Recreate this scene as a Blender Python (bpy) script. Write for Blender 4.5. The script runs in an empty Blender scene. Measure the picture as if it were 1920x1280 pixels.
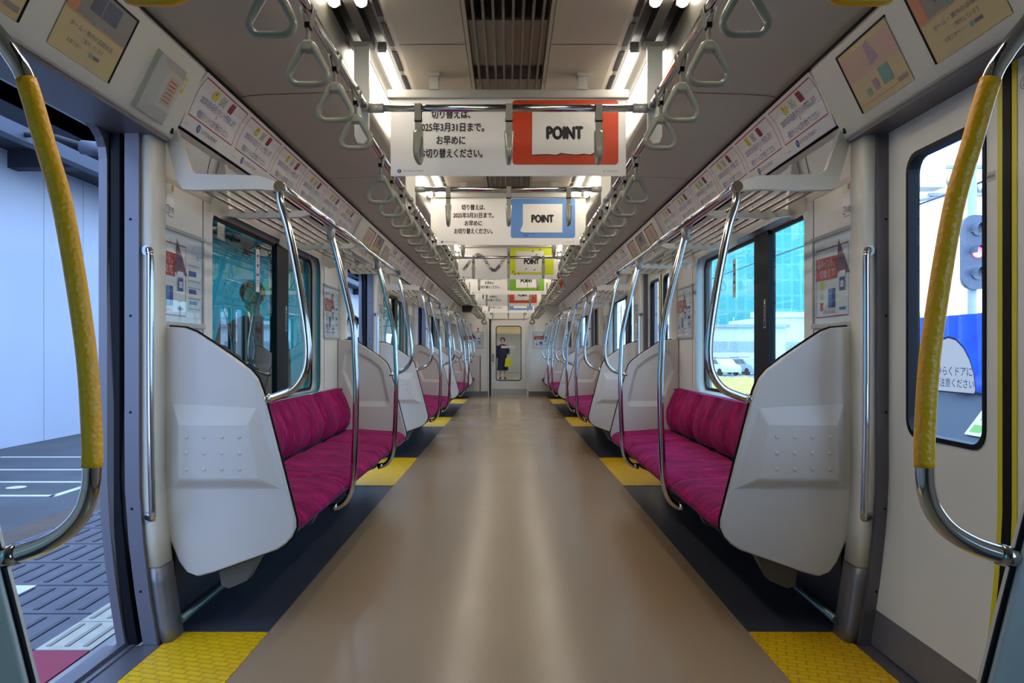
import bpy, bmesh, math, random
from mathutils import Vector, Matrix
random.seed(7)
S = bpy.context.scene
C = S.collection

# ------------------------------------------------------------------ camera, sky, exposure
HC = 1.07
cam = bpy.data.cameras.new('camera'); cam_o = bpy.data.objects.new('camera', cam); C.objects.link(cam_o)
cam_o.location = (0, 0, HC); cam_o.rotation_euler = (math.pi/2, 0, 0)
cam.sensor_width = 36; cam.lens = 36*1445/1920
cam.shift_x = 7/1920; cam.shift_y = 19/1920
cam.clip_start = .02; cam.clip_end = 800
S.camera = cam_o
S.view_settings.view_transform = 'Standard'; S.view_settings.look = 'None'
S.view_settings.exposure = 0.0; S.view_settings.gamma = 1.0
S.view_settings.use_curve_mapping = False

SKY = 5.6
w = bpy.data.worlds.new('sky'); S.world = w; w.use_nodes = True
nt = w.node_tree; nt.nodes.clear()
wo = nt.nodes.new('ShaderNodeOutputWorld'); bg = nt.nodes.new('ShaderNodeBackground')
tc = nt.nodes.new('ShaderNodeTexCoord'); no = nt.nodes.new('ShaderNodeTexNoise'); cr = nt.nodes.new('ShaderNodeValToRGB')
no.inputs['Scale'].default_value = 2.6; no.inputs['Detail'].default_value = 5
cr.color_ramp.elements[0].position = .42; cr.color_ramp.elements[0].color = (.27, .49, 1.0, 1)
cr.color_ramp.elements[1].position = .62; cr.color_ramp.elements[1].color = (.62, .79, 1.0, 1)
nt.links.new(tc.outputs['Generated'], no.inputs['Vector']); nt.links.new(no.outputs['Fac'], cr.inputs['Fac'])
nt.links.new(cr.outputs['Color'], bg.inputs['Color']); bg.inputs['Strength'].default_value = SKY
nt.links.new(bg.outputs['Background'], wo.inputs['Surface'])

LAMP = 16.0            # fluorescent tube radiance

# ------------------------------------------------------------------ materials
def lin(c):
    return c/12.92 if c <= .04045 else ((c+.055)/1.055)**2.4
def rgb(r, g, b): return (lin(r/255), lin(g/255), lin(b/255), 1)

def pm(name, col, rough=.5, metal=0, var=0, vscale=8, bump=0, bscale=60, spec=None, col2=None, coat=0, stretch=None):
    m = bpy.data.materials.new(name); m.use_nodes = True
    t = m.node_tree; b = t.nodes['Principled BSDF']
    b.inputs['Base Color'].default_value = col; b.inputs['Roughness'].default_value = rough
    b.inputs['Metallic'].default_value = metal
    if spec is not None: b.inputs['Specular IOR Level'].default_value = spec
    if coat: b.inputs['Coat Weight'].default_value = coat; b.inputs['Coat Roughness'].default_value = .12
    tcn = t.nodes.new('ShaderNodeTexCoord')
    src = tcn.outputs['Object']
    if stretch:
        mp = t.nodes.new('ShaderNodeMapping'); mp.inputs['Scale'].default_value = stretch
        t.links.new(src, mp.inputs['Vector']); src = mp.outputs['Vector']
    if var or col2:
        n = t.nodes.new('ShaderNodeTexNoise'); n.inputs['Scale'].default_value = vscale; n.inputs['Detail'].default_value = 5
        t.links.new(src, n.inputs['Vector'])
        r = t.nodes.new('ShaderNodeValToRGB')
        c2 = col2 if col2 else tuple(max(0, c*(1-var)) for c in col[:3])+(1,)
        r.color_ramp.elements[0].position = .35; r.color_ramp.elements[0].color = c2
        r.color_ramp.elements[1].position = .65; r.color_ramp.elements[1].color = col
        t.links.new(n.outputs['Fac'], r.inputs['Fac']); t.links.new(r.outputs['Color'], b.inputs['Base Color'])
    if bump:
        n2 = t.nodes.new('ShaderNodeTexNoise'); n2.inputs['Scale'].default_value = bscale; n2.inputs['Detail'].default_value = 3
        t.links.new(src, n2.inputs['Vector'])
        bp = t.nodes.new('ShaderNodeBump'); bp.inputs['Strength'].default_value = bump; bp.inputs['Distance'].default_value = .01
        t.links.new(n2.outputs['Fac'], bp.inputs['Height']); t.links.new(bp.outputs['Normal'], b.inputs['Normal'])
    return m

def emis(name, col, s):
    m = bpy.data.materials.new(name); m.use_nodes = True; t = m.node_tree
    b = t.nodes['Principled BSDF']; b.inputs['Base Color'].default_value = (.8, .8, .8, 1)
    b.inputs['Emission Color'].default_value = col; b.inputs['Emission Strength'].default_value = s
    return m

def glass(name, tint, refl=1.0):
    m = bpy.data.materials.new(name); m.use_nodes = True; t = m.node_tree; t.nodes.clear()
    o = t.nodes.new('ShaderNodeOutputMaterial'); mx = t.nodes.new('ShaderNodeMixShader')
    tr = t.nodes.new('ShaderNodeBsdfTransparent'); tr.inputs['Color'].default_value = tint
    gl = t.nodes.new('ShaderNodeBsdfGlossy'); gl.inputs['Roughness'].default_value = .01
    gl.inputs['Color'].default_value = (.9, .95, .95, 1)
    fr = t.nodes.new('ShaderNodeFresnel'); fr.inputs['IOR'].default_value = 1.4
    mu = t.nodes.new('ShaderNodeMath'); mu.operation = 'MULTIPLY'; mu.inputs[1].default_value = refl
    ge = t.nodes.new('ShaderNodeNewGeometry'); iv = t.nodes.new('ShaderNodeMath'); iv.operation = 'SUBTRACT'; iv.inputs[0].default_value = 1
    mb_ = t.nodes.new('ShaderNodeMath'); mb_.operation = 'MULTIPLY'
    t.links.new(ge.outputs['Backfacing'], iv.inputs[1]); t.links.new(iv.outputs['Value'], mb_.inputs[1])
    t.links.new(fr.outputs['Fac'], mu.inputs[0]); t.links.new(mu.outputs['Value'], mb_.inputs[0]); t.links.new(mb_.outputs['Value'], mx.inputs['Fac'])
    t.links.new(tr.outputs['BSDF'], mx.inputs[1]); t.links.new(gl.outputs['BSDF'], mx.inputs[2])
    t.links.new(mx.outputs['Shader'], o.inputs['Surface'])
    return m

M = {}
M['wall'] = pm('wall_laminate', rgb(218, 215, 206), .38, var=.04, vscale=3)
M['cream'] = pm('cream_paint', rgb(222, 218, 204), .35, var=.03, vscale=4)
M['panel'] = pm('partition_white', rgb(202, 196, 188), .36, var=.03, vscale=5)
M['ceil'] = pm('ceiling_panel', rgb(190, 180, 160), .5, var=.04, vscale=2)
M['soffit'] = pm('soffit_panel', rgb(186, 178, 162), .45, var=.04, vscale=2)
M['lampstrip'] = pm('lamp_channel', rgb(90, 87, 78), .45)
M['dark'] = pm('dark_recess', rgb(22, 22, 24), .6)
M['black'] = pm('black_rubber', rgb(9, 9, 13), .5, spec=.18)
M['doorsteel'] = pm('door_edge_steel', rgb(112, 109, 116), .45, .6, bump=.03, bscale=60)
M['groove'] = pm('shadow_groove', rgb(58, 55, 50), .6)
M['slat'] = pm('vent_slat', rgb(122, 114, 100), .5)
M['seam'] = pm('panel_seam', rgb(70, 66, 60), .6)
M['steel'] = pm('brushed_steel', rgb(176, 174, 172), .33, 1, bump=.05, bscale=90)
M['chrome'] = pm('polished_chrome', rgb(205, 203, 200), .10, 1)
M['alu'] = pm('anodised_aluminium', rgb(178, 176, 168), .4, .35)
M['rod'] = pm('rack_rod', rgb(170, 166, 158), .25, 1)
M['kick'] = pm('grey_kick_plate', rgb(132, 130, 134), .38, .5, var=.1)
M['floor'] = None
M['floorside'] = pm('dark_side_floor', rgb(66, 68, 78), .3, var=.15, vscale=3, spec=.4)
M['yellowpad'] = None
M['velvet'] = None
M['greyplastic'] = pm('grey_plastic', rgb(142, 142, 126), .28, coat=.3)
M['greybelt'] = pm('grey_belt', rgb(140, 136, 122), .55)
M['yellowplastic'] = pm('yellow_plastic', rgb(250, 168, 4), .3, coat=.3)
M['underseat'] = pm('underseat_shade', rgb(46, 48, 56), .5, var=.2)  # shadow below the benches put into this dark grey
M['bracket'] = pm('bracket_grey', rgb(104, 98, 88), .5)
M['pipe'] = pm('heater_pipe', rgb(92, 112, 110), .3, .6)
M['paper'] = pm('white_paper', rgb(236, 232, 226), .45, var=.02, vscale=6)
M['wpaper'] = pm('white_print', rgb(228, 224, 222), .3, var=.02, vscale=6)
M['ink'] = pm('black_ink', rgb(24, 22, 24), .5)
M['navyink'] = pm('navy_ink', rgb(64, 62, 140), .5)
M['greyink'] = pm('grey_ink', rgb(120, 116, 118), .5)
M['redline'] = pm('red_ink', rgb(176, 30, 46), .45)
M['orange'] = pm('orange_print', rgb(206, 62, 16), .45, var=.06, vscale=5)
M['blueprint'] = pm('blue_print', rgb(96, 144, 206), .45, var=.06, vscale=5)
M['limeprint'] = pm('lime_print', rgb(212, 218, 14), .45)
M['greenprint'] = pm('green_print', rgb(110, 172, 28), .45)
M['redprint'] = pm('vermilion_print', rgb(214, 64, 36), .45)
M['note'] = pm('crumpled_note', rgb(232, 228, 220), .6, bump=.5, bscale=14)
M['logo'] = pm('blue_logo', rgb(34, 74, 160), .4)
M['iconyellow'] = pm('icon_yellow', rgb(226, 214, 30), .45)
M['iconpurple'] = pm('icon_purple', rgb(140, 100, 170), .45)
M['icongreen'] = pm('icon_pale_green', rgb(196, 208, 186), .45)
M['icongreen2'] = pm('icon_grey_green', rgb(150, 170, 138), .45)
M['iconred'] = pm('icon_dark_red', rgb(140, 14, 40), .45)
M['posterred'] = pm('poster_red', rgb(196, 56, 48), .4, col2=rgb(176, 44, 44), vscale=9)
M['postermaroon'] = pm('poster_arrow_plum', rgb(110, 58, 84), .4)
M['posterblue'] = pm('poster_blue', rgb(70, 96, 176), .4, col2=rgb(96, 150, 200), vscale=14)
M['posterdblue'] = pm('poster_deep_blue', rgb(52, 72, 150), .4)
M['pink'] = pm('poster_pink', rgb(222, 190, 196), .45)
M['fadeyellow'] = pm('faded_yellow_print', rgb(214, 192, 132), .4, col2=rgb(200, 182, 140), vscale=4)
M['fadegrey'] = pm('faded_grey_print', rgb(150, 140, 132), .4)
M['fadepink'] = pm('faded_pink_print', rgb(206, 170, 150), .4)
M['fadepurple'] = pm('faded_purple_print', rgb(170, 140, 160), .4)
M['fadeorange'] = pm('faded_orange_print', rgb(214, 140, 96), .4)
M['fadeteal'] = pm('faded_teal_print', rgb(120, 160, 150), .4)
M['clearsheet'] = pm('box_cover', rgb(200, 198, 184), .35)
M['tube'] = emis('lamp_tube', (1, .91, .78, 1), LAMP)
M['window_glass'] = glass('tinted_window_glass', (.82, .97, .97, 1), 1.2)
M['window_glass_shade'] = glass('shade_tinted_window_glass', (.10, .54, .50, 1), 1.6)  # same glass as the right side, the shaded outlook put into its tint
M['door_glass'] = glass('clear_door_glass', (.93, .97, .98, 1), .8)
M['yellowstripe'] = pm('yellow_stripe', rgb(206, 190, 20), .4)
M['sleeve'] = None
M['skin'] = pm('skin', rgb(214, 172, 148), .55)
M['hair'] = pm('dark_hair', rgb(30, 24, 24), .5)
M['coat'] = pm('navy_coat', rgb(30, 36, 62), .8, bump=.1)
M['jacket'] = pm('dark_jacket', rgb(46, 42, 44), .8, bump=.1)
M['trousers'] = pm('dark_trousers', rgb(34, 36, 46), .8)
M['shoe'] = pm('black_shoe', rgb(24, 22, 22), .5)
M['whitecloth'] = pm('white_scarf', rgb(200, 200, 204), .7)
M['bagyellow'] = pm('yellow_bag', rgb(206, 206, 24), .5)
M['concrete'] = pm('concrete', rgb(150, 150, 150), .8, var=.2, vscale=2)
M['asphalt'] = pm('asphalt', rgb(86, 88, 94), .8, var=.25, vscale=1.6, bump=.2, bscale=40)
M['tilegrey'] = pm('grey_tile', rgb(98, 98, 106), .75, var=.2, vscale=6)
M['tilegroove'] = pm('grey_tile_rib', rgb(78, 78, 88), .75)
M['tilepale'] = pm('pale_tactile_tile', rgb(186, 180, 166), .7, var=.15, vscale=14)
M['tilerib'] = pm('pale_tile_rib', rgb(146, 140, 128), .7)
M['tilegap'] = pm('tile_joint', rgb(40, 42, 50), .8)
M['brownstrip'] = pm('brown_strip', rgb(100, 84, 74), .8, var=.3, vscale=5)
M['redstrip'] = pm('red_strip', rgb(140, 36, 62), .7)
M['whitepaint'] = pm('white_road_paint', rgb(216, 218, 222), .7, var=.15, vscale=9)
M['hoarding'] = pm('white_hoarding', rgb(212, 220, 236), .55, var=.05, vscale=.7)
M['roofdark'] = pm('dark_roof', rgb(40, 42, 50), .7)
M['ballast'] = pm('ballast', rgb(150, 146, 140), .9, var=.4, vscale=3)
M['dryg'] = pm('dry_yellow_grass', rgb(238, 190, 92), .9, col2=rgb(204, 160, 72), vscale=2.5)
M['bldg'] = None
M['white'] = pm('white_paint', rgb(230, 230, 230), .5)
M['lightgrey'] = pm('light_grey_metal', rgb(168, 172, 178), .5)
M['signalbody'] = pm('signal_grey', rgb(96, 104, 118), .5)
M['slategrey'] = pm('slate_grey', rgb(62, 70, 78), .6)
M['beamgrey'] = pm('beam_grey', rgb(74, 78, 92), .6)
M['tarp'] = pm('blue_tarpaulin', rgb(26, 92, 214), .4, col2=rgb(18, 74, 190), vscale=3, bump=.4, bscale=6)
M['carglass'] = pm('car_glass', rgb(40, 50, 60), .1)
M['redlamp'] = emis('red_signal_lamp', (1, .04, .06, 1), 3.0)
M['lensgrey'] = pm('unlit_lens', rgb(110, 112, 118), .2)
M['teallight'] = pm('window_teal', rgb(120, 160, 164), .2)

def translucent(name, col):
    m = bpy.data.materials.new(name); m.use_nodes = True; t = m.node_tree; b = t.nodes['Principled BSDF']; b.inputs['Base Color'].default_value = col; b.inputs['Roughness'].default_value = .5
    tr = t.nodes.new('ShaderNodeBsdfTranslucent'); tr.inputs['Color'].default_value = col; mx = t.nodes.new('ShaderNodeMixShader'); mx.inputs['Fac'].default_value = .25
    t.links.new(b.outputs['BSDF'], mx.inputs[1]); t.links.new(tr.outputs['BSDF'], mx.inputs[2]); t.links.new(mx.outputs['Shader'], t.nodes['Material Output'].inputs['Surface'])
    return m
M['sticker'] = translucent('translucent_sticker', rgb(226, 224, 220))
def floor_mat():
    m = bpy.data.materials.new('brown_vinyl_floor'); m.use_nodes = True; t = m.node_tree; b = t.nodes['Principled BSDF']
    tcn = t.nodes.new('ShaderNodeTexCoord')
    n = t.nodes.new('ShaderNodeTexNoise'); n.inputs['Scale'].default_value = 220; n.inputs['Detail'].default_value = 2
    n1 = t.nodes.new('ShaderNodeTexNoise'); n1.inputs['Scale'].default_value = 1.3; n1.inputs['Detail'].default_value = 4
    t.links.new(tcn.outputs['Object'], n.inputs['Vector']); t.links.new(tcn.outputs['Object'], n1.inputs['Vector'])
    r = t.nodes.new('ShaderNodeValToRGB'); r.color_ramp.elements[0].position = .3; r.color_ramp.elements[1].position = .7
    r.color_ramp.elements[0].color = rgb(146, 122, 94); r.color_ramp.elements[1].color = rgb(162, 138, 110)
    t.links.new(n.outputs['Fac'], r.inputs['Fac']); t.links.new(r.outputs['Color'], b.inputs['Base Color'])
    r2 = t.nodes.new('ShaderNodeMapRange'); b.inputs['Specular IOR Level'].default_value = .4; r2.inputs['To Min'].default_value = .17; r2.inputs['To Max'].default_value = .30
    t.links.new(n1.outputs['Fac'], r2.inputs['Value']); t.links.new(r2.outputs['Result'], b.inputs['Roughness'])
    return m
M['floor'] = floor_mat()

def velvet_mat():
    m = bpy.data.materials.new('magenta_velvet'); m.use_nodes = True; t = m.node_tree; b = t.nodes['Principled BSDF']
    tcn = t.nodes.new('ShaderNodeTexCoord')
    mp = t.nodes.new('ShaderNodeMapping'); mp.inputs['Scale'].default_value = (2.2, 5, 2.2)
    n = t.nodes.new('ShaderNodeTexNoise'); n.inputs['Scale'].default_value = 3; n.inputs['Detail'].default_value = 9; n.inputs['Roughness'].default_value = .75
    n.inputs['Distortion'].default_value = .6
    t.links.new(tcn.outputs['Object'], mp.inputs['Vector']); t.links.new(mp.outputs['Vector'], n.inputs['Vector'])
    r = t.nodes.new('ShaderNodeValToRGB')
    r.color_ramp.elements[0].position = .40; r.color_ramp.elements[0].color = rgb(108, 0, 56)
    r.color_ramp.elements[1].position = .66; r.color_ramp.elements[1].color = rgb(192, 28, 110)
    e = r.color_ramp.elements.new(.55); e.color = rgb(146, 0, 80)
    t.links.new(n.outputs['Fac'], r.inputs['Fac']); t.links.new(r.outputs['Color'], b.inputs['Base Color'])
    b.inputs['Roughness'].default_value = .85
    b.inputs['Specular IOR Level'].default_value = .15; b.inputs['Sheen Weight'].default_value = .06; b.inputs['Sheen Roughness'].default_value = .35
    b.inputs['Sheen Tint'].default_value = (1, .35, .8, 1)
    bp = t.nodes.new('ShaderNodeBump'); bp.inputs['Strength'].default_value = .15; bp.inputs['Distance'].default_value = .01
    t.links.new(n.outputs['Fac'], bp.inputs['Height']); t.links.new(bp.outputs['Normal'], b.inputs['Normal'])
    return m
M['velvet'] = velvet_mat()

def pad_mat():
    m = bpy.data.materials.new('yellow_tactile_pad'); m.use_nodes = True; t = m.node_tree; b = t.nodes['Principled BSDF']
    tcn = t.nodes.new('ShaderNodeTexCoord'); mp = t.nodes.new('ShaderNodeMapping'); mp.inputs['Rotation'].default_value = (0, 0, math.radians(18))
    br = t.nodes.new('ShaderNodeTexBrick'); br.inputs['Scale'].default_value = 8; br.inputs['Mortar Size'].default_value = .03
    br.inputs['Mortar Smooth'].default_value = .3
    br.inputs['Color1'].default_value = rgb(230, 184, 4); br.inputs['Color2'].default_value = rgb(220, 174, 2); br.inputs['Mortar'].default_value = rgb(190, 146, 2)
    t.links.new(tcn.outputs['Object'], mp.inputs['Vector']); t.links.new(mp.outputs['Vector'], br.inputs['Vector'])
    t.links.new(br.outputs['Color'], b.inputs['Base Color'])
    bp = t.nodes.new('ShaderNodeBump'); bp.inputs['Strength'].default_value = .5; bp.inputs['Distance'].default_value = .004; bp.invert = True
    t.links.new(br.outputs['Fac'], bp.inputs['Height']); t.links.new(bp.outputs['Normal'], b.inputs['Normal'])
    b.inputs['Roughness'].default_value = .4
    return m
M['yellowpad'] = pad_mat()

def sleeve_mat():
    m = bpy.data.materials.new('yellow_dimpled_sleeve'); m.use_nodes = True; t = m.node_tree; b = t.nodes['Principled BSDF']
    tcn = t.nodes.new('ShaderNodeTexCoord')
    v = t.nodes.new('ShaderNodeTexVoronoi'); v.inputs['Scale'].default_value = 130
    t.links.new(tcn.outputs['Object'], v.inputs['Vector'])
    bp = t.nodes.new('ShaderNodeBump'); bp.inputs['Strength'].default_value = .4; bp.inputs['Distance'].default_value = .003
    t.links.new(v.outputs['Distance'], bp.inputs['Height']); t.links.new(bp.outputs['Normal'], b.inputs['Normal'])
    b.inputs['Base Color'].default_value = rgb(255, 176, 4); b.inputs['Roughness'].default_value = .4
    return m
M['sleeve'] = sleeve_mat()

def bldg_mat():
    m = bpy.data.materials.new('glass_tower_facade'); m.use_nodes = True; t = m.node_tree; b = t.nodes['Principled BSDF']
    tcn = t.nodes.new('ShaderNodeTexCoord')
    br = t.nodes.new('ShaderNodeTexBrick'); br.inputs['Scale'].default_value = 1; br.offset = 0
    br.inputs['Brick Width'].default_value = 1.8; br.inputs['Row Height'].default_value = 3.0; br.inputs['Mortar Size'].default_value = .2
    br.inputs['Color1'].default_value = rgb(76, 160, 150); br.inputs['Color2'].default_value = rgb(66, 148, 142); br.inputs['Mortar'].default_value = rgb(92, 170, 162)
    sp = t.nodes.new('ShaderNodeSeparateXYZ'); cb_ = t.nodes.new('ShaderNodeCombineXYZ'); ad = t.nodes.new('ShaderNodeMath'); ad.operation = 'ADD'
    t.links.new(tcn.outputs['Object'], sp.inputs['Vector']); t.links.new(sp.outputs['X'], ad.inputs[0]); t.links.new(sp.outputs['Y'], ad.inputs[1])
    t.links.new(ad.outputs['Value'], cb_.inputs['X']); t.links.new(sp.outputs['Z'], cb_.inputs['Y'])
    t.links.new(cb_.outputs['Vector'], br.inputs['Vector']); t.links.new(br.outputs['Color'], b.inputs['Base Color'])
    b.inputs['Roughness'].default_value = .5
    return m
M['bldg'] = bldg_mat()

# ------------------------------------------------------------------ helpers
def tag(o, label=None, cat=None, group=None, kind=None):
    if label: o['label'] = label
    if cat: o['category'] = cat
    if group: o['group'] = group
    if kind: o['kind'] = kind
    return o

def empty(name, loc, label=None, cat=None, group=None, kind=None):
    o = bpy.data.objects.new(name, None); C.objects.link(o); o.location = loc; o.empty_display_size = .1
    return tag(o, label, cat, group, kind)

def copy_tree(o, parent=None):
    c = o.copy(); C.objects.link(c)
    if parent is not None: c.parent = parent
    for ch in list(o.children): copy_tree(ch, c)
    return c

class MB:
    def __init__(s): s.b = bmesh.new()
    def face(s, pts, mat=0):
        try:
            f = s.b.faces.new([s.b.verts.new(p) for p in pts]); f.material_index = mat; return f
        except ValueError: return None
    def box(s, x0, x1, y0, y1, z0, z1, mat=0, bev=0):
        if x0 > x1: x0, x1 = x1, x0
        r = bmesh.ops.create_cube(s.b, size=1)
        for v in r['verts']:
            v.co = Vector((x0+(v.co.x+.5)*(x1-x0), y0+(v.co.y+.5)*(y1-y0), z0+(v.co.z+.5)*(z1-z0)))
        fs = set(f for v in r['verts'] for f in v.link_faces)
        for f in fs: f.material_index = mat
        if bev:
            es = list(set(e for v in r['verts'] for e in v.link_edges))
            q = bmesh.ops.bevel(s.b, geom=es, offset=bev, segments=2, affect='EDGES', profile=.5)
            for f in q['faces']: f.material_index = mat
        return s
    def obox(s, c, u, v, wv, mat=0):
        c, u, v, wv = map(Vector, (c, u, v, wv))
        P = lambda a, b, d: c+u*a+v*b+wv*d
        p = [P(a, b, d) for a in (-.5, .5) for b in (-.5, .5) for d in (-.5, .5)]
        for q in ((0, 1, 3, 2), (4, 6, 7, 5), (0, 4, 5, 1), (2, 3, 7, 6), (0, 2, 6, 4), (1, 5, 7, 3)):
            s.face([p[i] for i in q], mat)
        bmesh.ops.remove_doubles(s.b, verts=s.b.verts, dist=1e-7)
        return s
    def tube(s, path, r, n=10, mat=0, caps=True, closed=False):
        P = [Vector(p) for p in path]; N = len(P); rings = []
        R = r if hasattr(r, '__len__') else [r]*N
        up = None
        for i, p in enumerate(P):
            if closed: t = (P[(i+1) % N]-P[i-1]).normalized()
            else: t = (P[min(i+1, N-1)]-P[max(i-1, 0)]).normalized()
            if up is None:
                up = t.orthogonal().normalized()
            up = (up-t*up.dot(t)).normalized(); bi = t.cross(up)
            rings.append([s.b.verts.new(p+(up*math.cos(2*math.pi*k/n)+bi*math.sin(2*math.pi*k/n))*R[i]) for k in range(n)])
        rng = range(N) if closed else range(N-1)
        for i in rng:
            a, c = rings[i], rings[(i+1) % N]
            for k in range(n):
                f = s.b.faces.new((a[k], a[(k+1) % n], c[(k+1) % n], c[k])); f.material_index = mat; f.smooth = True
        if caps and not closed:
            for rg in (rings[0], rings[-1]):
                f = s.b.faces.new(rg); f.material_index = mat
        return s
    def prism(s, outline, axis, a0, a1, mat=0, smooth=False, cap=True):
        """outline in two coords extruded along axis ('x','y','z') from a0 to a1; several stations allowed if a1 is a list"""
        st = [a0, a1] if not hasattr(a1, '__len__') else list(a1)
        def mk(p, a):
            if axis == 'y': return (p[0], a, p[1])
            if axis == 'x': return (a, p[0], p[1])
            return (p[0], p[1], a)
        rings = [[s.b.verts.new(mk(p, a)) for p in outline] for a in st]
        n = len(outline)
        for i in range(len(st)-1):
            for k in range(n):
                f = s.b.faces.new((rings[i][k], rings[i][(k+1) % n], rings[i+1][(k+1) % n], rings[i+1][k])); f.material_index = mat; f.smooth = smooth
        if cap:
            for rg in (rings[0], rings[-1]):
                es = [s.b.edges.get((rg[k], rg[(k+1) % n])) for k in range(n)]
                r = bmesh.ops.triangle_fill(s.b, edges=es, use_beauty=True)
                for g in r['geom']:
                    if isinstance(g, bmesh.types.BMFace): g.material_index = mat
        return s
    def sheet(s, prof, y0, y1, mat=0, ny=1, smooth=True):
        """open profile in x,z swept along y"""
        ys = [y0+(y1-y0)*i/ny for i in range(ny+1)]
        rings = [[s.b.verts.new((p[0], y, p[1])) for p in prof] for y in ys]
        for i in range(ny):
            for k in range(len(prof)-1):
                f = s.b.faces.new((rings[i][k], rings[i][k+1], rings[i+1][k+1], rings[i+1][k])); f.material_index = mat; f.smooth = smooth
        return s
    def holed(s, outer, holes, mk, t, mat=0):
        """flat plate with holes; mk(u,v,h)->xyz; thickness from h=0 to h=t"""
        for h in (0, t):
            loops = []
            for L in [outer]+holes:
                vs = [s.b.verts.new(mk(u, v, h)) for u, v in L]
                loops.append([s.b.edges.new((vs[i], vs[(i+1) % len(vs)])) for i in range(len(vs))])
            r = bmesh.ops.triangle_fill(s.b, edges=[e for l in loops for e in l], use_beauty=True)
            for g in r['geom']:
                if isinstance(g, bmesh.types.BMFace): g.material_index = mat
        for L in [outer]+holes:
            for i in range(len(L)):
                a, c = L[i], L[(i+1) % len(L)]
                s.face([mk(*a, 0), mk(*c, 0), mk(*c, t), mk(*a, t)], mat)
        return s
    def build(s, name, mats, parent=None, loc=None, recalc=True, smooth=False, weld=True):
        if weld: bmesh.ops.remove_doubles(s.b, verts=s.b.verts, dist=1e-6)
        if recalc: bmesh.ops.recalc_face_normals(s.b, faces=s.b.faces)
        me = bpy.data.meshes.new(name)
        if smooth:
            for f in s.b.faces: f.smooth = True
        s.b.to_mesh(me); s.b.free()
        for m in (mats if isinstance(mats, (list, tuple)) else [mats]): me.materials.append(m)
        o = bpy.data.objects.new(name, me); C.objects.link(o)
        if parent is not None: o.parent = parent
        if loc is not None: o.location = loc
        if smooth: autosmooth(me)
        return o

def autosmooth(me, ang=.6):
    bm = bmesh.new(); bm.from_mesh(me)
    for e in bm.edges:
        if len(e.link_faces) == 2: e.smooth = e.calc_face_angle(0) < ang
    bm.to_mesh(me); bm.free()

def spline(pts, n=6):
    P = [Vector(p) for p in pts]; out = []
    for i in range(len(P)-1):
        p0 = P[max(i-1, 0)]; p1 = P[i]; p2 = P[i+1]; p3 = P[min(i+2, len(P)-1)]
        for k in range(n):
            t = k/n
            out.append(.5*((2*p1)+(-p0+p2)*t+(2*p0-5*p1+4*p2-p3)*t*t+(-p0+3*p1-3*p2+p3)*t**3))
    out.append(P[-1]); return out

def rrect(u0, v0, u1, v1, r, n=5):
    rs = r if hasattr(r, '__len__') else (r,)*4
    out = []
    for (cx, cy, a), q in zip(((u1-rs[0], v1-rs[0], 0), (u0+rs[1], v1-rs[1], 90), (u0+rs[2], v0+rs[2], 180), (u1-rs[3], v0+rs[3], 270)), rs):
        if q <= 0: out.append((cx, cy)); continue
        for k in range(n+1):
            t = math.radians(a+90*k/n); out.append((cx+q*math.cos(t), cy+q*math.sin(t)))
    return out

def insets(outline, d):
    """crude inset of a convex outline towards its centroid by distance d"""
    cx = sum(p[0] for p in outline)/len(outline); cy = sum(p[1] for p in outline)/len(outline)
    out = []
    for x, y in outline:
        L = math.hypot(x-cx, y-cy); k = max(0, (L-d*1.25)/L); out.append((cx+(x-cx)*k, cy+(y-cy)*k))
    return out

_tc = {}
def text_mesh(s, res=3):
    if (s, res) in _tc: return _tc[(s, res)]
    c = bpy.data.curves.new('lettering', 'FONT'); c.body = s; c.resolution_u = res; c.fill_mode = 'FRONT'
    o = bpy.data.objects.new('lettering', c); C.objects.link(o); bpy.context.view_layer.update()
    m = bpy.data.meshes.new_from_object(o.evaluated_get(bpy.context.evaluated_depsgraph_get()))
    vs = [(v.co.x, v.co.y) for v in m.vertices]; fs = [list(p.vertices) for p in m.polygons]
    bpy.data.objects.remove(o); bpy.data.curves.remove(c); bpy.data.meshes.remove(m)
    _tc[(s, res)] = (vs, fs); return vs, fs

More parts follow.
